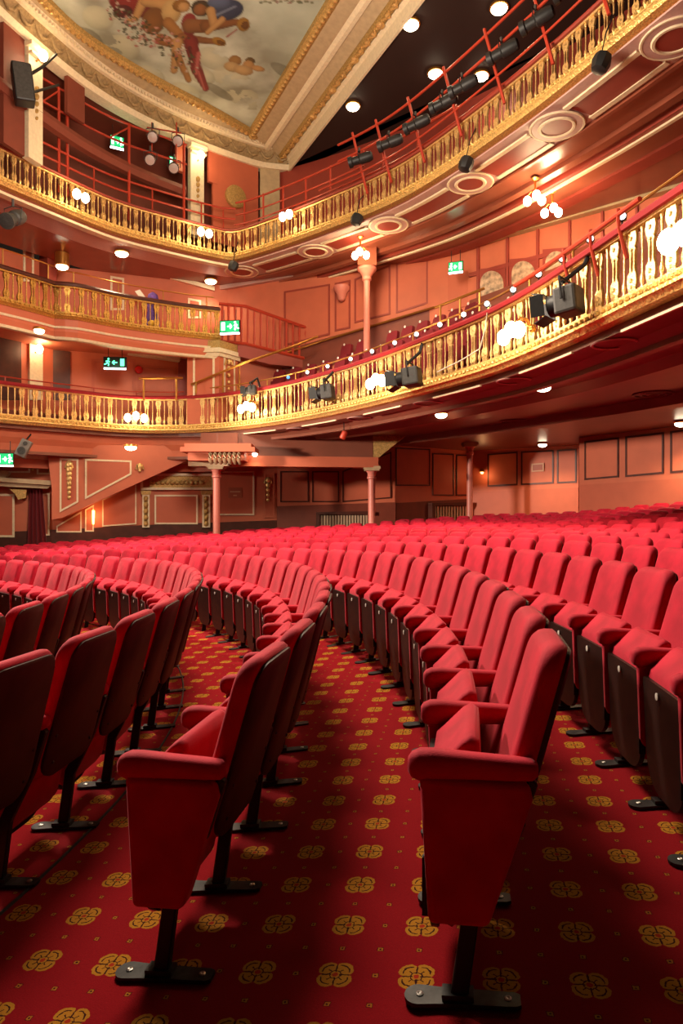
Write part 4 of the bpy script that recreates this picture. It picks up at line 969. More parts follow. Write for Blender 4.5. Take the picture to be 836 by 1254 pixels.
while d < ENT.len: m.box(ENT.w(d, .33, 12.42), (.05, .05, .06), math.atan2(ENT.tan(d).y, ENT.tan(d).x)); d += .1
part(m, 'dentil_course', M['cream'], ent, kind='stuff')
# ------------------------------------------------------------------ gallery: walls, dark ceiling
GW = Path([(10, 8.5), (8, 11.2), (5.5, 15), (2.9, 17.8), (1.0, 19.3), (-.8, 20.5), (-2.2, 21.2)])
m = MB(); sweep(m, GW, [(0, 8.5), (-.2, 8.5), (-.2, 12.2), (0, 12.2)], 0, None, .5); gwall = struct(m, 'wall_gallery', M['maroon'], 'red rear wall of the upper circle')
m = MB(); flat(m, [tuple(CRN.w(CRN.len * i / 10, -1.16, 0)[:2]) for i in range(11)] + [(-1.9, 21.4)] + [tuple(GW.w(GW.len * (1 - i / 20), -.1, 0)[:2]) for i in range(21)] + [(10, 6)], 11.95, .1); gceil = struct(m, 'ceiling_gallery', M['black_ceil'], 'dark ceiling over the upper circle')
GSIDE = Path([(-1.2, 21.6), (-3.4, 21.6), (-5.6, 20.2), (-7.2, 18.6), (-8.4, 16.8), (-9.4, 14.2)])
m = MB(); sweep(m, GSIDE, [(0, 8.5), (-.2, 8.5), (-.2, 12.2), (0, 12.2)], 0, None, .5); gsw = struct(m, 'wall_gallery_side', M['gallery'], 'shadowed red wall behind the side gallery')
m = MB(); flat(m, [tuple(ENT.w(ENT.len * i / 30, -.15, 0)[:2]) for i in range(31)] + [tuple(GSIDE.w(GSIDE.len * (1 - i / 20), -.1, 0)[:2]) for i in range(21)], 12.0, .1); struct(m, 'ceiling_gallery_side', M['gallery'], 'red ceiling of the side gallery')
m = MB(); flat(m, off_line(UPPER, -.12, k=60) + [tuple(GSIDE.w(GSIDE.len * (1 - i / 20), -.1, 0)[:2]) for i in range(21)][::1] + [tuple(GW.w(GW.len * (1 - i / 20), -.1, 0)[:2]) for i in range(21)], 8.62, .08) if False else m
# side gallery front wall: pilasters, red panels under the entablature
def ent_post(u, w, label_mat, z0=9.3, z1=11.9, n=.02, th=.18, name='pilaster'):
    d = ENT.at_u(u); m = MB(); c = ENT.w(d, n - th / 2, (z0 + z1) / 2); tt = ENT.tan(d)
    m.box(c, (w, th, z1 - z0), math.atan2(tt.y, tt.x)); return part(m, name, M[label_mat], ent), d
for u in (241, 43):
    p, d = ent_post(u, .42, 'cream'); tt = ENT.tan(d); rz = math.atan2(tt.y, tt.x)
    m = MB(); m.box(ENT.w(d, .03, 11.8), (.52, .26, .1), rz); m.box(ENT.w(d, .03, 11.62), (.46, .22, .05), rz); part(m, 'pilaster_capital', M['cream'], p)
    m = MB()
    for k in range(5): m.ball(ENT.w(d, .05, 10.9 - k * .16), .07 - .008 * k, 6, 4, (1, .6, 1.2))
    part(m, 'gilt_drop', M['oldgold'], p, smooth=True)
for (u, w) in ((290, 1.5), (95, .55), (20, .6), (262, .3), (222, .25), (331, .6)):
    p, d = ent_post(u, w, ('gallery' if u in (20, 95) else 'salmon_dk') if u != 331 else 'cornice', 9.3 if u in (290, 20, 331) else 11.0, 11.9, -.05, .1, 'wall_pier')
    if u in (290,):
        c = ENT.w(ENT.at_u(288), .05, 10.75); tt = ENT.tan(d); Mx = (Vector((-tt.y, tt.x, 0))).to_track_quat('Z', 'Y').to_matrix()
        m = MB(); m.lathe([(.33, -.06), (.33, .03), (.25, .05), (.001, .06)], 20, c, Mx); part(m, 'roundel', M['oldgold'], p, smooth=True)
m = MB(); sweep(m, ENT, [(-.2, 10.35), (-.02, 10.35), (.02, 10.5), (-.02, 10.62), (-.2, 10.62)], ENT.at_u(228), ENT.len); part(m, 'box_front', M['gallery'], ent)
# ------------------------------------------------------------------ red pipework
def pathpipe(path, n, z, u0, u1, r, parent, name='pipe', mt='redpipe', dz=0):
    a, b = path.at_u(u0), path.at_u(u1); k = max(4, int(abs(b - a) / .3))
    return pipe([path.w(a + (b - a) * i / k, n, z + dz * i / k) for i in range(k + 1)], r, name, M[mt], parent)
sc = thing('red_scaffold', 'red pipe frame with posts standing on the left upper circle front', 'scaffold', UPPER.w(UPPER.at_u(150), -.15, 9.4))
for z, u0, u1 in ((11.62, 232, -30), (11.08, 232, -30), (10.55, 80, -30), (10.12, 285, -30), (9.82, 285, -30)): pathpipe(UPPER, -.18, z, u0, u1, .028, sc)
for u, z1 in ((78, 11.6), (88, 11.6), (161, 11.65), (228, 11.62)):
    d = UPPER.at_u(u); pipe([UPPER.w(d, -.18, 9.1), UPPER.w(d, -.18, z1)], .038, 'post', M['redpipe'], sc)
for u, du in ((161, -22), (78, -20)):
    d = UPPER.at_u(u); d2 = UPPER.at_u(u + du); pipe([UPPER.w(d, -.18, 11.55), UPPER.w(d2, -.18, 11.08)], .022, 'brace', M['redpipe'], sc)
for u in (20, 120, 190, 250, 275): d = UPPER.at_u(u); pipe([UPPER.w(d, -.18, 9.2), UPPER.w(d, -.18, 10.12)], .02, 'post', M['redpipe'], sc)
bm_ = thing('lighting_boom', 'red pipe boom on slanting struts along the right upper circle front', 'lighting boom', UPPER.w(UPPER.at_u(560), .1, 8.9))
pathpipe(UPPER, .42, 10.32, 800, 428, .028, bm_); pathpipe(UPPER, .42, 9.92, 800, 428, .028, bm_); pathpipe(UPPER, -.2, 10.3, 440, 286, .028, bm_); pathpipe(UPPER, -.2, 9.95, 440, 286, .022, bm_); pathpipe(UPPER, .30, 9.5, 800, 400, .022, bm_); pathpipe(UPPER, -.1, 9.62, 800, 286, .022, bm_)
STR = [(441 - 42 * i) for i in range(0)]
for u in (300, 322, 346, 374, 404): d = UPPER.at_u(u, -.2); pipe([UPPER.w(d, -.2, 8.6), UPPER.w(d, -.2, 10.34)], .028, 'post', M['redpipe'], bm_)
for u in (432, 461, 500, 543, 593, 650, 716):
    d = UPPER.at_u(u, .44); pipe([UPPER.w(d, .46, 10.42), UPPER.w(d - .12, .32, 9.7), UPPER.w(d - .24, .18, 8.98)], .032, 'strut', M['redpipe'], bm_)
gr_ = thing('gallery_handrail', 'red handrail on posts rising behind the lighting boom', 'handrail', UPPER.w(UPPER.at_u(480), -1.1, 9.2))
pathpipe(UPPER, -1.2, 10.9, 512, 430, .035, gr_, 'rail'); 
for u in (512, 470, 432): d = UPPER.at_u(u); pipe([UPPER.w(d, -1.2, 8.7), UPPER.w(d, -1.2, 10.9)], .03, 'post', M['redpipe'], gr_)
# ------------------------------------------------------------------ lanterns, speakers
def lantern(p, aim, label, L=.36, r=.09, mt='black', group=None, name='stage_lantern', hook=.22):
    t = thing(name, label, 'spotlight', p, group); f_ = (Vector(aim) - Vector(p)).normalized(); Mx = f_.to_track_quat('Z', 'Y').to_matrix(); p = Vector(p)
    m = MB(); m.lathe([(r * .55, -L * .62), (r * .8, -L * .58), (r * .95, -L * .4), (r * .95, -L * .05), (r * .75, 0), (r * .78, L * .3), (r, L * .34), (r, L * .5)], 14, p, Mx); part(m, 'barrel', M[mt], t, smooth=True)
    m = MB(); m.lathe([(.001, L * .5), (r * .86, L * .495), (r * .86, L * .51), (.001, L * .53)], 14, p, Mx); part(m, 'lens', M['darkgrey'] if mt in ('black', 'darkgrey') else M['bulbdim'], t)
    x = f_.cross(Vector((0, 0, 1))).normalized()
    m = MB(); m.tube([p + x * r * 1.15, p + x * r * 1.2 + Vector((0, 0, hook * .6)), p + Vector((0, 0, hook * .75)), p - x * r * 1.2 + Vector((0, 0, hook * .6)), p - x * r * 1.15], .012, 5); part(m, 'yoke', M[mt] if mt != 'chromelamp' else M['darkgrey'], t, smooth=True)
    m = MB(); m.tube([p + Vector((0, 0, hook * .7)), p + Vector((0, 0, hook * 1.15))], .025, 6); part(m, 'clamp', M['darkgrey'], t)
    return t
ui = 0
for u in (440, 476, 508, 541, 566, 613, 655, 698):
    d = UPPER.at_u(u, .46); p = UPPER.w(d, .46, 9.70); q = UPPER.nrm(d); tt = UPPER.tan(d)
    aim = p + Vector((q.x * .55 + tt.x * .9, q.y * .55 + tt.y * .9, -.22))
    lantern(p, aim, 'black spotlight hung on the upper circle boom, %s from the left' % ORD[ui], group='black spotlights on the boom', L=.52, r=.125, hook=.24); ui += 1
for i, (u, v, dd) in enumerate(((187, 167, 17.8), (218, 172, 18.2), (184, 195, 17.8), (213, 205, 18.2))):
    lantern(at(u, v, dd), at(u - 5, v + 12, dd - 1.5), ('upper left', 'upper right', 'lower left', 'lower right')[i] + ' chrome spotlight of four clustered by the scaffold', L=.34, r=.14, mt='chromelamp', group='chrome spotlights by the scaffold', hook=.3)
lb2 = thing('lantern_ladder', 'thin drop bar carrying the four chrome spotlights', 'bar', at(200, 210, 18.1))
for u in (186, 216): pipe([at(u, 150, 18.1), at(u, 200, 18.1)], .018, 'drop_pipe', M['redpipe'], lb2)
pipe([at(180, 156, 18.1), at(222, 163, 18.1)], .018, 'cross_pipe', M['redpipe'], lb2)
ui = 0
for (u, v) in ((285, 326), (436, 269), (570, 201), (737, 77)):
    d = UPPER.at_u(u, .26); p = UPPER.w(d, .26, 0); p = Vector((p.x, p.y, HC + (627 - v) / F * p.y))
    t = thing('hanging_speaker', 'small black loudspeaker hung below the upper circle front, %s from the left' % ORD[ui], 'speaker', p, 'small hung loudspeakers'); ui += 1
    m = MB(); m.lathe([(.05, -.14), (.12, -.12), (.15, 0), (.13, .11), (.07, .14)], 8, p, Matrix.Rotation(.35, 3, 'Y')); part(m, 'casing', M['black'], t, smooth=True)
    m = MB(); m.tube([p + Vector((0, 0, .12)), UPPER.w(d, .16, p.z + .5), UPPER.w(d, .0, 9.1)], .012, 5); part(m, 'cable', M['black'], t)
# big lanterns on the dress circle front
def profile_spot(u, v, n, label, w=.62, h=.30, aimdx=-1):
    d = DRESS.at_u(u, n); p = DRESS.w(d, n, 0); p.z = HC + (627 - v) / F * p.y
    t = thing('stage_lantern', label, 'spotlight', p, 'large lanterns on the dress circle front'); tt = DRESS.tan(d); q = DRESS.nrm(d)
    ax = Vector((tt.x * .8 + q.x * .6, tt.y * .8 + q.y * .6, -.10)).normalized(); Mx = ax.to_track_quat('Y', 'Z').to_matrix()
    m = MB(); m.box(p - ax * w * .18, (h * .95, w * .52, h), M=Mx); part(m, 'housing', M['darkgrey'], t, bevel=.035)
    m = MB(); m.lathe([(h * .42, 0), (h * .40, w * .2)], 14, p + ax * w * .06, ax.to_track_quat('Z', 'Y').to_matrix()); part(m, 'lens_tube', M['black'], t, smooth=True)
    for sx in (-1, 1):
        m = MB(); c = p + ax * w * .42 + Mx @ Vector((sx * h * .55, 0, 0)); m.box(c, (.012, w * .3, h * .8), M=Mx @ Matrix.Rotation(-sx * .35, 3, 'Z')); part(m, 'barn_door', M['black'], t)
        m = MB(); c = p + ax * w * .42 + Mx @ Vector((0, 0, sx * h * .48)); m.box(c, (h * .8, w * .3, .012), M=Mx @ Matrix.Rotation(sx * .35, 3, 'X')); part(m, 'barn_door', M['black'], t)
    m = MB(); m.tube([p + Mx @ Vector((h * .55, -w * .15, 0)), p + Mx @ Vector((h * .55, -w * .15, h * .8)), p + Mx @ Vector((-h * .55, -w * .15, h * .8)), p + Mx @ Vector((-h * .55, -w * .15, 0))], .018, 6); part(m, 'yoke', M['black'], t)
    m = MB(); m.tube([p + Vector((0, 0, h * .75)), DRESS.w(d, .1, p.z + h * 1.5), DRESS.w(d, .0, ZR)], .03, 6); part(m, 'bracket_arm', M['black'], t)
    return t
profile_spot(686, 372, .42, 'large grey box lantern with barn doors on the right of the circle front', .56, .34)
profile_spot(497, 463, .40, 'grey box lantern with a green indicator beside bright globes on the circle front', .62, .34)
profile_spot(396, 481, .36, 'dark box lantern hung low on the circle front', .52, .34)
p = DRESS.w(DRESS.at_u(494), .62, 0); p.z = HC + (627 - 461) / F * p.y
solo(MB().ball(p, .03, 8, 6), 'indicator_lamp', M['signglow'], 'tiny green indicator on the grey lantern', 'lamp') if False else None
profile_spot(306, 478, .36, 'small black lantern at the left of the velvet rail beside three globes', .40, .24)
# white cable clipped along the front
d0, d1 = DRESS.at_u(607), DRESS.at_u(545); m = MB()
m.tube([DRESS.w(d0, .16, ZR - .1), DRESS.w(d0 + .05, .17, 4.35), DRESS.w(d0 + .2, .17, 4.08), DRESS.w((d0 + d1) / 2, .17, 4.0), DRESS.w(d1, .17, 3.93)], .012, 5)
solo(m, 'white_cable', M['white'], 'white cable looping down the gilt balustrade', 'cable', smooth=True)
# black speaker top left with arm, projector, grey speaker
sp_ = thing('loudspeaker', 'tall black loudspeaker on an arm at the top left scaffold', 'speaker', at(28, 125, 14.6))
c = at(28, 104, 14.6); m = MB(); Mx = Matrix.Rotation(.5, 3, 'Z') @ Matrix.Rotation(-.12, 3, 'Y')
m.box(c, (.40, .36, .80), M=Mx); part(m, 'cabinet', M['black'], sp_, bevel=.04)
m = MB(); m.box(c + Mx @ Vector((0, -.185, 0)), (.34, .012, .72), M=Mx); part(m, 'grille', M['darkgrey'], sp_)
pipe([at(34, 93, 14.9), at(52, 82, 15.1), at(69, 66, 15.3)], .035, 'arm', M['black'], sp_); pipe([at(40, 113, 15.0), at(72, 104, 16.2)], .03, 'arm', M['black'], sp_)
lantern(at(16, 268, 14.0), at(-20, 280, 13.0), 'grey followspot hanging at the left edge under the upper circle', L=.6, r=.16, mt='darkgrey', hook=.35)
g = thing('loudspeaker', 'grey wedge loudspeaker on the side wall below the dress circle', 'speaker', at(28, 561, 17.6))
c = at(29, 549, 17.6); Mx = Matrix.Rotation(.3, 3, 'Z') @ Matrix.Rotation(.45, 3, 'Y')
m = MB(); m.box(c, (.26, .24, .46), M=Mx); part(m, 'cabinet', M['grey'], g, bevel=.02)
m = MB(); m.lathe([(.001, 0), (.09, .005), (.1, .02)], 14, c + Mx @ Vector((0, -.13, -.08)), Mx @ Matrix.Rotation(math.pi / 2, 3, 'X')); m.lathe([(.001, 0), (.05, .005), (.055, .015)], 12, c + Mx @ Vector((0, -.13, .13)), Mx @ Matrix.Rotation(math.pi / 2, 3, 'X')); part(m, 'speaker_cone', M['darkgrey'], g)
pipe([c + Vector((0, .1, .2)), c + Vector((0, .4, .4))], .02, 'bracket', M['black'], g)
# ------------------------------------------------------------------ lamps
def sconce(path, u, v, n, label, k=2, r=.085, z=None, energy=14, out=.34, spread=.2):
    d = path.at_u(u, out + .1); b = path.w(d, .1, 0); e_ = path.w(d, out + .1, 0); b.z = HC + (627 - v) / F * e_.y + .08
    t = thing('globe_sconce', label, 'wall lamp', b, 'globe lamps on the balcony fronts'); q = path.nrm(d); tt = path.tan(d)
    m = MB(); m.ball(b, .06, 10, 6); m.lathe([(.07, -.015), (.05, .02)], 12, b); part(m, 'wall_boss', M['brass'], t, smooth=True)
    for i in range(k):
        o_ = (i - (k - 1) / 2) * spread
        e = b + Vector((q.x * out + tt.x * o_, q.y * out + tt.y * o_, -.10 if k < 3 or i != 1 else -.04))
        mid = b.lerp(e, .55) + Vector((0, 0, .16))
        m = MB(); m.tube([b, b.lerp(mid, .6) + Vector((0, 0, .03)), mid, mid.lerp(e, .55) + Vector((0, 0, .03)), e + Vector((0, 0, r * 1.1))], .013, 6); a_ = part(m, 'arm', M['brass'], t, smooth=True)
        m = MB(); m.ball(e, r, 14, 9, (1, 1, 1.25)); part(m, 'globe', M['globe'], a_, smooth=True)
    c = b + Vector((q.x * (out + .05), q.y * (out + .05), -.05))
    lo = add_light('globe_sconce_light', 'POINT', b + Vector((q.x * (out + .30), q.y * (out + .30), .05)), energy, (1, .66, .32), shadow_soft_size=.12)
    return t
for i, (u, v, k) in enumerate(((167, 511, 3), (301, 499, 3), (460, 467, 3), (625, 407, 3), (826, 288, 2))):
    sconce(DRESS, u, v, .1, 'lit globe lamp cluster on the dress circle front, %s from the left' % ORD[i], k, .095 if i < 4 else .10, energy=19, spread=.22)
for i, (u, v) in enumerate(((100, 239), (251, 284), (350, 263))):
    sconce(UPPER, u, v, .1, 'lit twin globe lamp on the upper circle front, %s from the left' % ORD[i], 2, .095, energy=20, spread=.24)
def cluster(u, v, z, label, k=3):
    top = atz(u, v - 18, z) if False else None
    d = F * (8.42 - HC) / (627 - (v - 22)); b = at(u, v - 22, d)
    t = thing('globe_pendant', label, 'ceiling lamp', (b.x, b.y, b.z - .5), 'globe pendants under the upper circle')
    m = MB(); m.lathe([(.09, b.z - .02), (.03, b.z - .06), (.015, b.z - .3), (.03, b.z - .34)], 10, (b.x, b.y, 0)); part(m, 'stem', M['brass'], t, smooth=True)
    for i in range(k):
        a = 2 * math.pi * i / k + .4; e = Vector((b.x + .17 * math.cos(a), b.y + .17 * math.sin(a), b.z - .44))
        m = MB(); m.tube([(b.x, b.y, b.z - .3), ((b.x + e.x) / 2, (b.y + e.y) / 2, b.z - .26), (e.x, e.y, b.z - .34)], .012, 5); a_ = part(m, 'arm', M['brass'], t)
        m = MB(); m.ball(e, .085, 12, 8, (1, 1, 1.2)); part(m, 'globe', M['globe'], a_, smooth=True)
    add_light('globe_pendant_light', 'POINT', (b.x, b.y, b.z - .62), 105, (1, .68, .36), shadow_soft_size=.15)
cluster(441, 312, 0, 'three-globe lamp under the upper circle above the pink circle column')
cluster(655, 240, 0, 'three-globe lamp under the upper circle, nearer the front of two at right')
cluster(676, 256, 0, 'three-globe lamp under the upper circle, lower of two at right')
def downlight(u, v, z, label, r=.13, energy=30, group='round downlights', spot=2.6, drop=.0):
    p = atz(u, v, z); 
    t = thing('downlight', label, 'ceiling lamp', (p.x, p.y, p.z - .1), group)
    m = MB(); m.lathe([(r * 1.15, .05 + drop), (r * 1.2, 0), (r, -.01)], 18, p); part(m, 'rim', M['brass'], t, smooth=True)
    m = MB(); m.lathe([(r, -.005), (r * .95, -.04), (r * .7, -.075), (r * .3, -.09), (.001, -.093)], 18, p); part(m, 'diffuser', M['down'], t, smooth=True)
    add_light('downlight_light', 'SPOT', p - Vector((0, 0, .14)), energy, (1, .72, .42), (p.x, p.y, 0), spot_size=spot, spot_blend=.7, shadow_soft_size=.1)
    return p
for i, (u, v) in enumerate(((665, 473), (540, 507), (664, 544), (833, 518))):
    downlight(u, v, 3.50, 'lit round downlight in the dress circle soffit, ' + ('largest, below the balcony edge', 'left of the largest', 'nearest the recessed wall panels', 'above the right edge panel')[i], energy=270)
downlight(160, 547, 3.0, 'lit downlight under the salmon side fascia', .14, 35)
downlight(312, 555, 3.0, 'small lit lamp beside the entablature block', .075, 10)
for i, (u, v) in enumerate(((149, 310), (258, 344))):
    downlight(u, v, 8.36, 'lit domed downlight under the upper circle side, ' + ('left of the globe pair', 'near the soffit ring')[i], .17, 110)
downlight(48, 404, 5.72, 'small lit downlight under the left box', .12, 25)
downlight(76, 326, 8.1, 'lit glass dome lamp in the left box', .16, 30, drop=.3)
for i, (u, v) in enumerate(((503, 30), (611, 10), (533, 90), (589, 93), (432, 130))):
    downlight(u, v, 11.9, 'lit round downlight in the dark gallery ceiling, ' + ('largest left one', 'top right one', 'middle one', 'seen through the red boom', 'lowest one above the red wall')[i], .17, 60)
# wall sconces on pilasters
def wall_lamp(p, nrm, label, energy=16, r=.1):
    p = Vector(p); t = thing('wall_sconce', label, 'wall lamp', p, 'single globe wall sconces'); n_ = Vector(nrm)
    m = MB(); m.tube([p, p + n_ * .14 + Vector((0, 0, .04)), p + n_ * .2 + Vector((0, 0, -.02))], .02, 6); part(m, 'arm', M['brass'], t, smooth=True)
    m = MB(); m.ball(p + n_ * .2 + Vector((0, 0, .08)), r, 12, 8, (1, 1, 1.25)); part(m, 'globe', M['globe'], t, smooth=True)
    add_light('wall_sconce_light', 'POINT', p + n_ * .45 + Vector((0, 0, .1)), energy, (1, .68, .34), shadow_soft_size=.1)
for u, v, lb_ in ((241, 197, 'globe sconce on the cream pilaster right of the chrome spotlights'), (43, 75, 'globe sconce on the cream pilaster behind the tall loudspeaker')):
    d = ENT.at_u(u); q = ENT.nrm(d); p = ENT.w(d, .03, 0); p.z = HC + (627 - v) / F * p.y; wall_lamp(p, (q.x, q.y, 0), lb_)
p = BW2p.px(43, 432, .1); wall_lamp(p, BW2p.n, 'globe sconce on the pilaster below the left box', 18)
p = side3.px(590, 580, .05); p = at(590, 578, 23.6)
t = thing('picture_light', 'small brass wall light glowing beside the slim column', 'wall lamp', p)
m = MB(); m.lathe([(.03, .12), (.06, .1), (.11, 0)], 10, p); part(m, 'shade', M['brass'], t, smooth=True); m = MB(); m.ball(p - Vector((0, 0, .01)), .06, 8, 6); part(m, 'bulb', M['warmglow'], t, smooth=True)
add_light('picture_light_light', 'POINT', p - Vector((0, .12, .12)), 7, (1, .5, .2), shadow_soft_size=.05)
# ------------------------------------------------------------------ exit signs
def exit_sign(c, w, h, rz, label, flip=False, dark=True, tube_=True, hang=.3):
    t = thing('exit_sign', label, 'sign', c, 'green exit signs'); c = Vector(c); Mx = Matrix.Rotation(rz, 3, 'Z')
    P = lambda x, y, z: c + Mx @ Vector((x, y, z))
    m = MB(); m.box(c, (w, .07, h), M=Mx); part(m, 'casing', M['black'], t)
    y = -.042; fx = -1 if flip else 1
    if not dark:
        m = MB(); m.box(P(0, -.037, 0), (w * .94, .006, h * .88), M=Mx); part(m, 'green_face', M['signgreen'], t)
    gm = M['signwhite'] if not dark else M['signglow']
    def bar(pts, r, name): 
        m = MB()
        for a, b in zip(pts, pts[1:]):
            A, B = P(a[0] * fx * w, y, a[1] * h), P(b[0] * fx * w, y, b[1] * h); m.tube([A, B], r, 5)
        part(m, name, gm, t)
    rr = h * .055
    bar([(.10, -.02), (-.10, -.02)], rr, 'arrow'); bar([(-.02, .16), (-.11, -.02), (-.02, -.20)], rr, 'arrow')
    # door
    m = MB(); m.box(P(.32 * fx * w, y, 0), (.17 * w, .006, .66 * h), M=Mx); part(m, 'door_symbol', gm, t)
    # running figure
    bar([(-.30, .16), (-.33, -.06), (-.26, -.16), (-.28, -.34)], rr, 'running_figure'); bar([(-.33, -.06), (-.40, -.18), (-.46, -.2)], rr, 'running_figure'); bar([(-.22, .02), (-.30, .14), (-.40, .06)], rr * .8, 'running_figure')
    m = MB(); m.ball(P(-.275 * fx * w, y, .30 * h), h * .09, 8, 6); part(m, 'running_figure', gm, t)
    if tube_:
        m = MB(); m.box(P(0, -.02, -h * .58), (w * .95, .05, h * .14), M=Mx); part(m, 'lamp_tube', M['signpale'], t)
    for sx in (-.3, .3): m = MB(); m.tube([P(sx * w, 0, h * .5), P(sx * w, 0, h * .5 + hang)], .01, 5); part(m, 'hanger', M['black'], t)
    add_light('exit_sign_light', 'POINT', P(0, -.25, -h * .4), 2.0, (.25, 1, .5), shadow_soft_size=.1)
exit_sign(at(281.5, 400, 19.0), .58, .34, -.15, 'bright green running man exit sign at the end of the box balustrade', True, False)
exit_sign(at(141, 444, 18.9), .62, .30, .1, 'dark exit sign with green arrow and door hanging under the boxes', False, True, True, .40)
exit_sign(at(6, 562, 17.2), .42, .30, .2, 'green exit sign at the left edge above the curtained doorway', True, False)
exit_sign(at(558, 327, 17.6), .38, .26, -.35, 'small green exit sign above the circle rear door', False, False)
exit_sign(at(143, 174, 18.4), .36, .30, .5, 'small green exit sign in the side gallery behind the scaffold', True, False)
exit_sign(at(214, 199, 19.2), .34, .28, .5, 'green exit sign half hidden by the chrome spotlights', True, False, False)
bl_ = BWp.px(170, 453, .05); t = thing('alarm_bell', 'red round alarm bell on the wall beside the dark exit sign', 'alarm bell', bl_)
m = MB(); m.lathe([(.10, 0), (.12, .03), (.09, .08), (.03, .1)], 14, bl_, BWp.n.to_track_quat('Z', 'Y').to_matrix()); part(m, 'dome', M['redlens'], t, smooth=True)
m = MB(); m.lathe([(.05, -.04), (.05, .01)], 10, bl_, BWp.n.to_track_quat('Z', 'Y').to_matrix()); part(m, 'base', M['white'], t)
for (u, v, d_, z_) in ((421, 532, 16.3, 3.5), (153, 536, 19.85, 3.6)):
    p = at(u, v, d_); t = thing('small_spot', 'small spotlight hanging under the dress circle ' + ('near the middle column' if u > 400 else 'above the side downlight'), 'spotlight', p)
    m = MB(); m.lathe([(.04, .09), (.07, .06), (.075, -.1), (.06, -.12)], 10, p, Matrix.Rotation(.4, 3, 'Y')); part(m, 'can', M['redpipe'] if u > 400 else M['black'], t, smooth=True)
    m = MB(); m.tube([p + Vector((0, 0, .08)), Vector((p.x, p.y, 3.57))], .012, 5); part(m, 'stem', M['black'], t)
# ------------------------------------------------------------------ stalls chairs
def rrect(hw, h0, h1, rad_t, rad_b, n=5, taper=0.0):
    pts = []
    for (cx_, cz_, r_, a0) in ((hw - rad_b, h0 + rad_b, rad_b, -90), (hw - taper - rad_t, h1 - rad_t, rad_t, 0), (-hw + taper + rad_t, h1 - rad_t, rad_t, 90), (-hw + rad_b, h0 + rad_b, rad_b, 180)):
        for k in range(n + 1):
            a = math.radians(a0 + 90 * k / n); pts.append((cx_ + r_ * math.cos(a), cz_ + r_ * math.sin(a)))
    return pts
XO = -.20                                             # chair origin sits .20 behind the arm tip
def backx(y, z): return .235 + (z - .45) * .27 - .020 * (y / .22) ** 2 + XO
def back_mesh(n=5, simple=False):
    m = MB(); loops = []
    for (ins, t) in (((.012, -.004), (0, .015), (0, .035), (.005, .052), (.016, .063), (.036, .069), (.09, .072), (.15, .073)) if not simple else ((0, 0), (.004, .045), (.04, .068))):
        o_ = rrect(.228 - ins, .42 + ins, 1.013 - ins, max(.085 - ins, .015), .03, n, .016)
        loops.append([Vector((backx(y, z) - t + .075, y, z)) for y, z in o_])
    m.loops(loops); return m
def shell_mesh():
    m = MB(); loops = []
    for (ins, t) in ((.012, .0), (.012, -.012), (.02, -.018)):
        o_ = rrect(.226 - ins, .40 + ins, 1.006 - ins, .075, .09, 5, .016); loops.append([Vector((backx(y, z) - t + .079, y, z)) for y, z in o_])
    m.loops(loops); return m
def xz_loft(poly, w, r, mb=None):
    """extrude an x-z outline across the chair with rounded sides"""
    m = mb or MB(); cx_ = sum(p[0] for p in poly) / len(poly); cz_ = sum(p[1] for p in poly) / len(poly); loops = []
    for (y, k) in ((-w, .86), (-w + r * .3, .96), (-w + r, 1), (w - r, 1), (w - r * .3, .96), (w, .86)):
        loops.append([Vector((cx_ + (x - cx_) * k + XO, y, cz_ + (z - cz_) * (1 - (1 - k) * .5))) for x, z in poly])
    return m.loops(loops)
cush = [(.060, .50), (.052, .60), (.058, .635), (.085, .66), (.15, .725), (.178, .74), (.20, .725), (.205, .68), (.20, .52), (.18, .34), (.15, .20), (.12, .165), (.085, .18), (.065, .30)]
pan_o = rrect(.214, .115, .60, .02, .15, 6)
def pan_mesh():
    m = MB(); f_ = lambda z: .036 + (.60 - z) * .045 + XO
    m.loops([[Vector((f_(z) + .022, y, z)) for y, z in pan_o], [Vector((f_(z), y, z)) for y, z in pan_o]]); return m
def arm_mesh():
    m = MB(); secs = []
    for (x, hw, z0, z1) in ((-.004, .022, .650, .690), (.006, .034, .635, .704), (.03, .040, .626, .715), (.07, .041, .630, .717), (.18, .039, .638, .712), (.30, .037, .642, .708), (.345, .034, .648, .704), (.36, .022, .66, .695)):
        lp = []
        for k in range(10):
            a = 2 * math.pi * k / 10; c_, s_ = math.cos(a), math.sin(a); e = .7
            lp.append(Vector((x + XO, -.25 + hw * math.copysign(abs(c_) ** e, c_), (z0 + z1) / 2 + (z1 - z0) / 2 * math.copysign(abs(s_) ** e, s_))))
        secs.append(lp)
    return m.loops(secs)
def panel_mesh(th, poly):
    m = MB(); m.prism([Vector((x + XO, -.25 - th / 2, z)) for x, z in poly], (0, th, 0)); return m
leg_poly = [(.115, 0), (.165, 0), (.20, .26), (.30, .46), (.36, .64), (.335, .66), (.27, .50), (.155, .28)]
def leg_mesh(): m = MB(); m.prism([Vector((x + XO, -.25 - .016, z)) for x, z in leg_poly], (0, .032, 0)); return m
def foot_mesh():
    m = MB(); pts = []
    for a in range(0, 9): pts.append((.025 - .04 * math.sin(math.pi * a / 8), .042 * math.cos(math.pi * a / 8)))
    pts += [(.08, -.036), (.30, -.030), (.315, -.022), (.315, .022), (.30, .030), (.08, .036)]
    m.prism([Vector((x + XO, -.25 + y, .003)) for x, y in pts], (0, 0, .012)); m.box((.14 + XO, -.25, .022), (.09, .05, .02)); return m
def screw_mesh(): return MB().lathe([(.011, .014), (.011, .018), (.006, .020), (.001, .018)], 10)
def hinge_mesh(): return MB().box((.055 + XO, -.247, .36), (.03, .03, .10)).box((.05 + XO, -.232, .31), (.03, .018, .17))
CM = {}
CM['backrest'] = back_mesh().mesh('backrest', M['velvet'], True, angle=1.2)
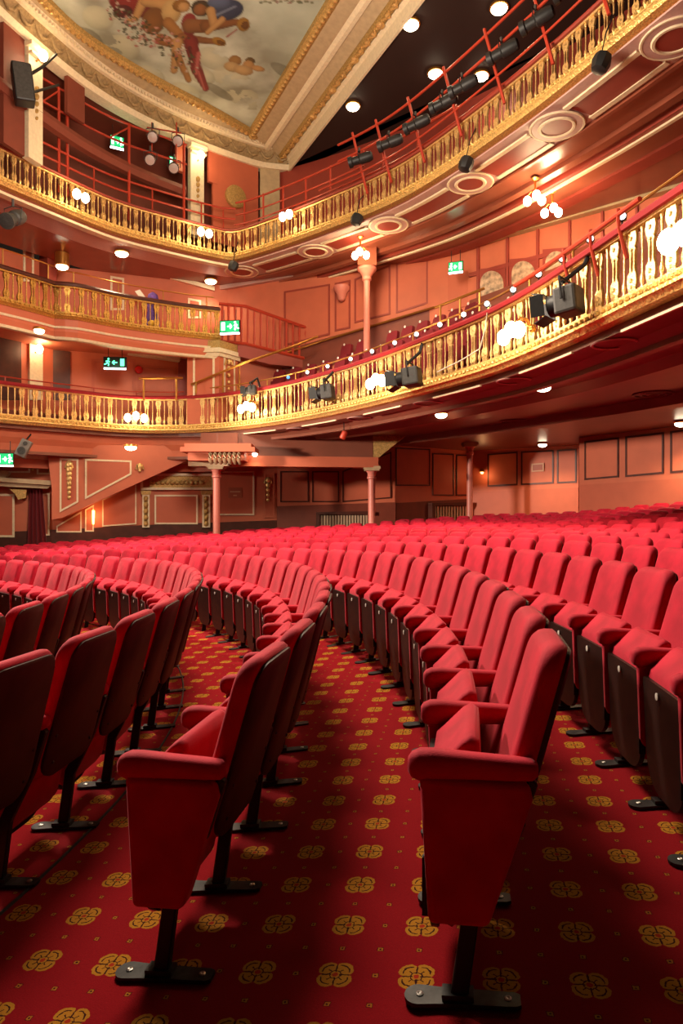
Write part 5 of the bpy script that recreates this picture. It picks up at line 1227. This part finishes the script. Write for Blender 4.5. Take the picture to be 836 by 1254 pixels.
CM['back_shell'] = shell_mesh().mesh('back_shell', M['shell'], True)
CM['seat'] = xz_loft(cush, .200, .03).mesh('seat', M['velvet'], True, angle=1.3)
CM['seat_underside'] = pan_mesh().mesh('seat_underside', M['wood'], False)
CM['number_plate'] = MB().lathe([(.001, 0), (.016, .001), (.016, .004), (.001, .005)], 12, (.0, 0, 0), Matrix.Rotation(-math.pi / 2, 3, 'Y')).mesh('number_plate', M['enamel'])
CM['armrest'] = arm_mesh().mesh('armrest', M['velvet'], True, angle=1.3)
CM['side_panel'] = panel_mesh(.040, [(.022, .645), (.115, .645), (.10, .48), (.075, .28), (.055, .26), (.035, .30)]).mesh('side_panel', M['velvet'], True, bevel=.012, segs=3)
CM['end_panel'] = panel_mesh(.085, [(.030, .648), (.335, .648), (.345, .60), (.225, .235), (.055, .228)]).mesh('end_panel', M['velvet'], True, bevel=.020, segs=3)
CM['leg'] = leg_mesh().mesh('leg', M['iron'], bevel=.004, segs=1)
CM['foot_plate'] = foot_mesh().mesh('foot_plate', M['plate'])
CM['screw'] = screw_mesh().mesh('screw', M['steel'])
CM['hinge'] = hinge_mesh().mesh('hinge', M['iron'])
CM['bolt'] = MB().lathe([(.007, 0), (.007, .004), (.003, .006)], 8, (0, 0, 0), Matrix.Rotation(math.pi / 2, 3, 'Y')).mesh('bolt', M['plate'])
# far chairs: one light mesh per part
CM['far_back'] = back_mesh(3, True).mesh('backrest', M['velvet'], True, angle=1.2)
SIDEPL = [Plane(*w_) for w_ in (W_SIDE, SIDE2, SIDE3, BACK1, BACK2)]
chairs = []
phase = {-4: -.21, -3: -.214, -2: -.2095, -1: -.2095, 0: -.2135, 1: -.2135 + .003}
for k in range(-4, 13):
    r = RB + k * PITCH; th0 = phase.get(k, -.2135 + (R0.random() * SEATW / r))
    if k == -2: th0 = .404 - 10 * SEATW / r
    if k == 1: th0 = -.136 - 2 * SEATW / r
    i = 0; rowlist = []
    while True:
        th = th0 + (i + .5) * SEATW / r
        if th > 1.9: break
        rr = r + .20; x = CX + rr * math.cos(th); y = CY + rr * math.sin(th); z = floor_at(x, y); i += 1
        if y < .6: continue
        u = 418 + F * x / y
        if u < -60 - 190 / y or u > 836 + 60 + 160 / y: continue
        p = Vector((x, y, 0))
        if min((pl.n.dot(p - pl.a)) for pl in SIDEPL[:2]) < .55: continue
        if k > 8 and (SIDEPL[2].n.dot(p - SIDEPL[2].a) < .5 or SIDEPL[3].n.dot(p - SIDEPL[3].a) < .4): continue
        if min(math.hypot(x - q_.x, y - q_.y) for q_ in (C1, C2, C3)) < .5: continue
        rowlist.append((k, i - 1, th, x, y, z))
    for j, c_ in enumerate(rowlist): chairs.append(c_ + (j,))
chairs.sort(key=lambda c_: math.hypot(c_[3], c_[4]))
near, far = chairs[:300], chairs[300:]
ROWN = {-4: 'the foremost row', -3: 'the row cut by the left edge', -2: 'the row before the left foreground row', -1: 'the left foreground row', 0: 'the right foreground row'}
slope_of = lambda r, th: -math.atan((floor_rt(r + .12, th) - floor_rt(r - .18, th)) / .3)
def chair(c_):
    k, idx, th, x, y, z, j = c_
    rowtxt = ROWN.get(k, '%s row behind the foreground rows' % ORD[k - 1] if k > 0 else '')
    o_ = ORD[min(j, len(ORD) - 1)]
    if k <= 0: lab = 'red velvet seat, %s from near end of %s' % (o_, rowtxt)
    else: lab = 'red seat, %s from right edge, %s' % (o_, rowtxt)
    t = thing('theatre_seat', lab, 'theatre seat', (x, y, z), 'red stalls seats')
    t.rotation_euler = (0, 0, th)
    dist = math.hypot(x, y)
    bk_ = link('backrest', CM['backrest'] if dist < 9 else CM['far_back'], t)
    link('back_shell', CM['back_shell'], t)
    se = link('seat', CM['seat'], t)
    link('seat_underside', CM['seat_underside'], se)
    end = (idx == 0)
    link('armrest', CM['armrest'], t)
    link('end_panel' if end else 'side_panel', CM['end_panel' if end else 'side_panel'], t)
    if dist < 13:
        link('leg', CM['leg'], t)
        if k <= 1: link('number_plate', CM['number_plate'], se, (.037 + XO - .003, .02, .555))
    if dist < 9:
        fp = link('foot_plate', CM['foot_plate'], t, None, (0, slope_of(RB + k * PITCH + .2, th), 0))
        link('hinge', CM['hinge'], t)
        if dist < 4.5:
            for sx in (.03, .28): link('screw', CM['screw'], fp, (sx + XO, -.25, 0))
            for (yy, zz) in ((-.18, .60), (.18, .60), (-.16, .48), (.16, .48)): link('bolt', CM['bolt'], t, (backx(yy, zz) + .079 + .016, yy, zz))
for c_ in near: chair(c_)
fmb = MB(); fseat = [(.045, .30), (.045, .62), (.09, .68), (.2, .71), (.23, .66), (.17, .28)]
for (k, idx, th, x, y, z, j) in far:
    Mr = Matrix.Rotation(th, 3, 'Z'); o_ = Vector((x, y, z))
    b_ = back_mesh(2, True); fmb.add([o_ + Mr @ Vector(p) for p in b_.v], b_.f)
    s_ = MB(); s_.prism([Vector((px_ + XO, -.21, pz_)) for px_, pz_ in fseat], (0, .42, 0)); s_.box((.17 + XO, -.25, .67), (.34, .07, .08)); s_.box((.16 + XO, -.25, .32), (.07, .04, .64))
    fmb.add([o_ + Mr @ Vector(p) for p in s_.v], s_.f)
fo = link('theatre_seats_far', fmb.mesh('theatre_seats_far', M['velvet'], True, angle=1.0)); tag(fo, 'farthest rows of red seats below the back walls', 'theatre seats', None, 'stuff')
# metal floor strip along the row at left
m = MB(); rS = RB - 2 * PITCH + .30; m.tube([(CX + rS * math.cos(t_), CY + rS * math.sin(t_), floor_rt(rS, t_) + .004) for t_ in [-.30 + .034 * i for i in range(42)]], .007, 6)
solo(m, 'floor_conduit', M['plate'], 'thin metal conduit on the carpet along the left row of feet', 'conduit', smooth=True)
print('chairs', len(near), len(far), 'circle', cnt, 'objects', len(bpy.data.objects))
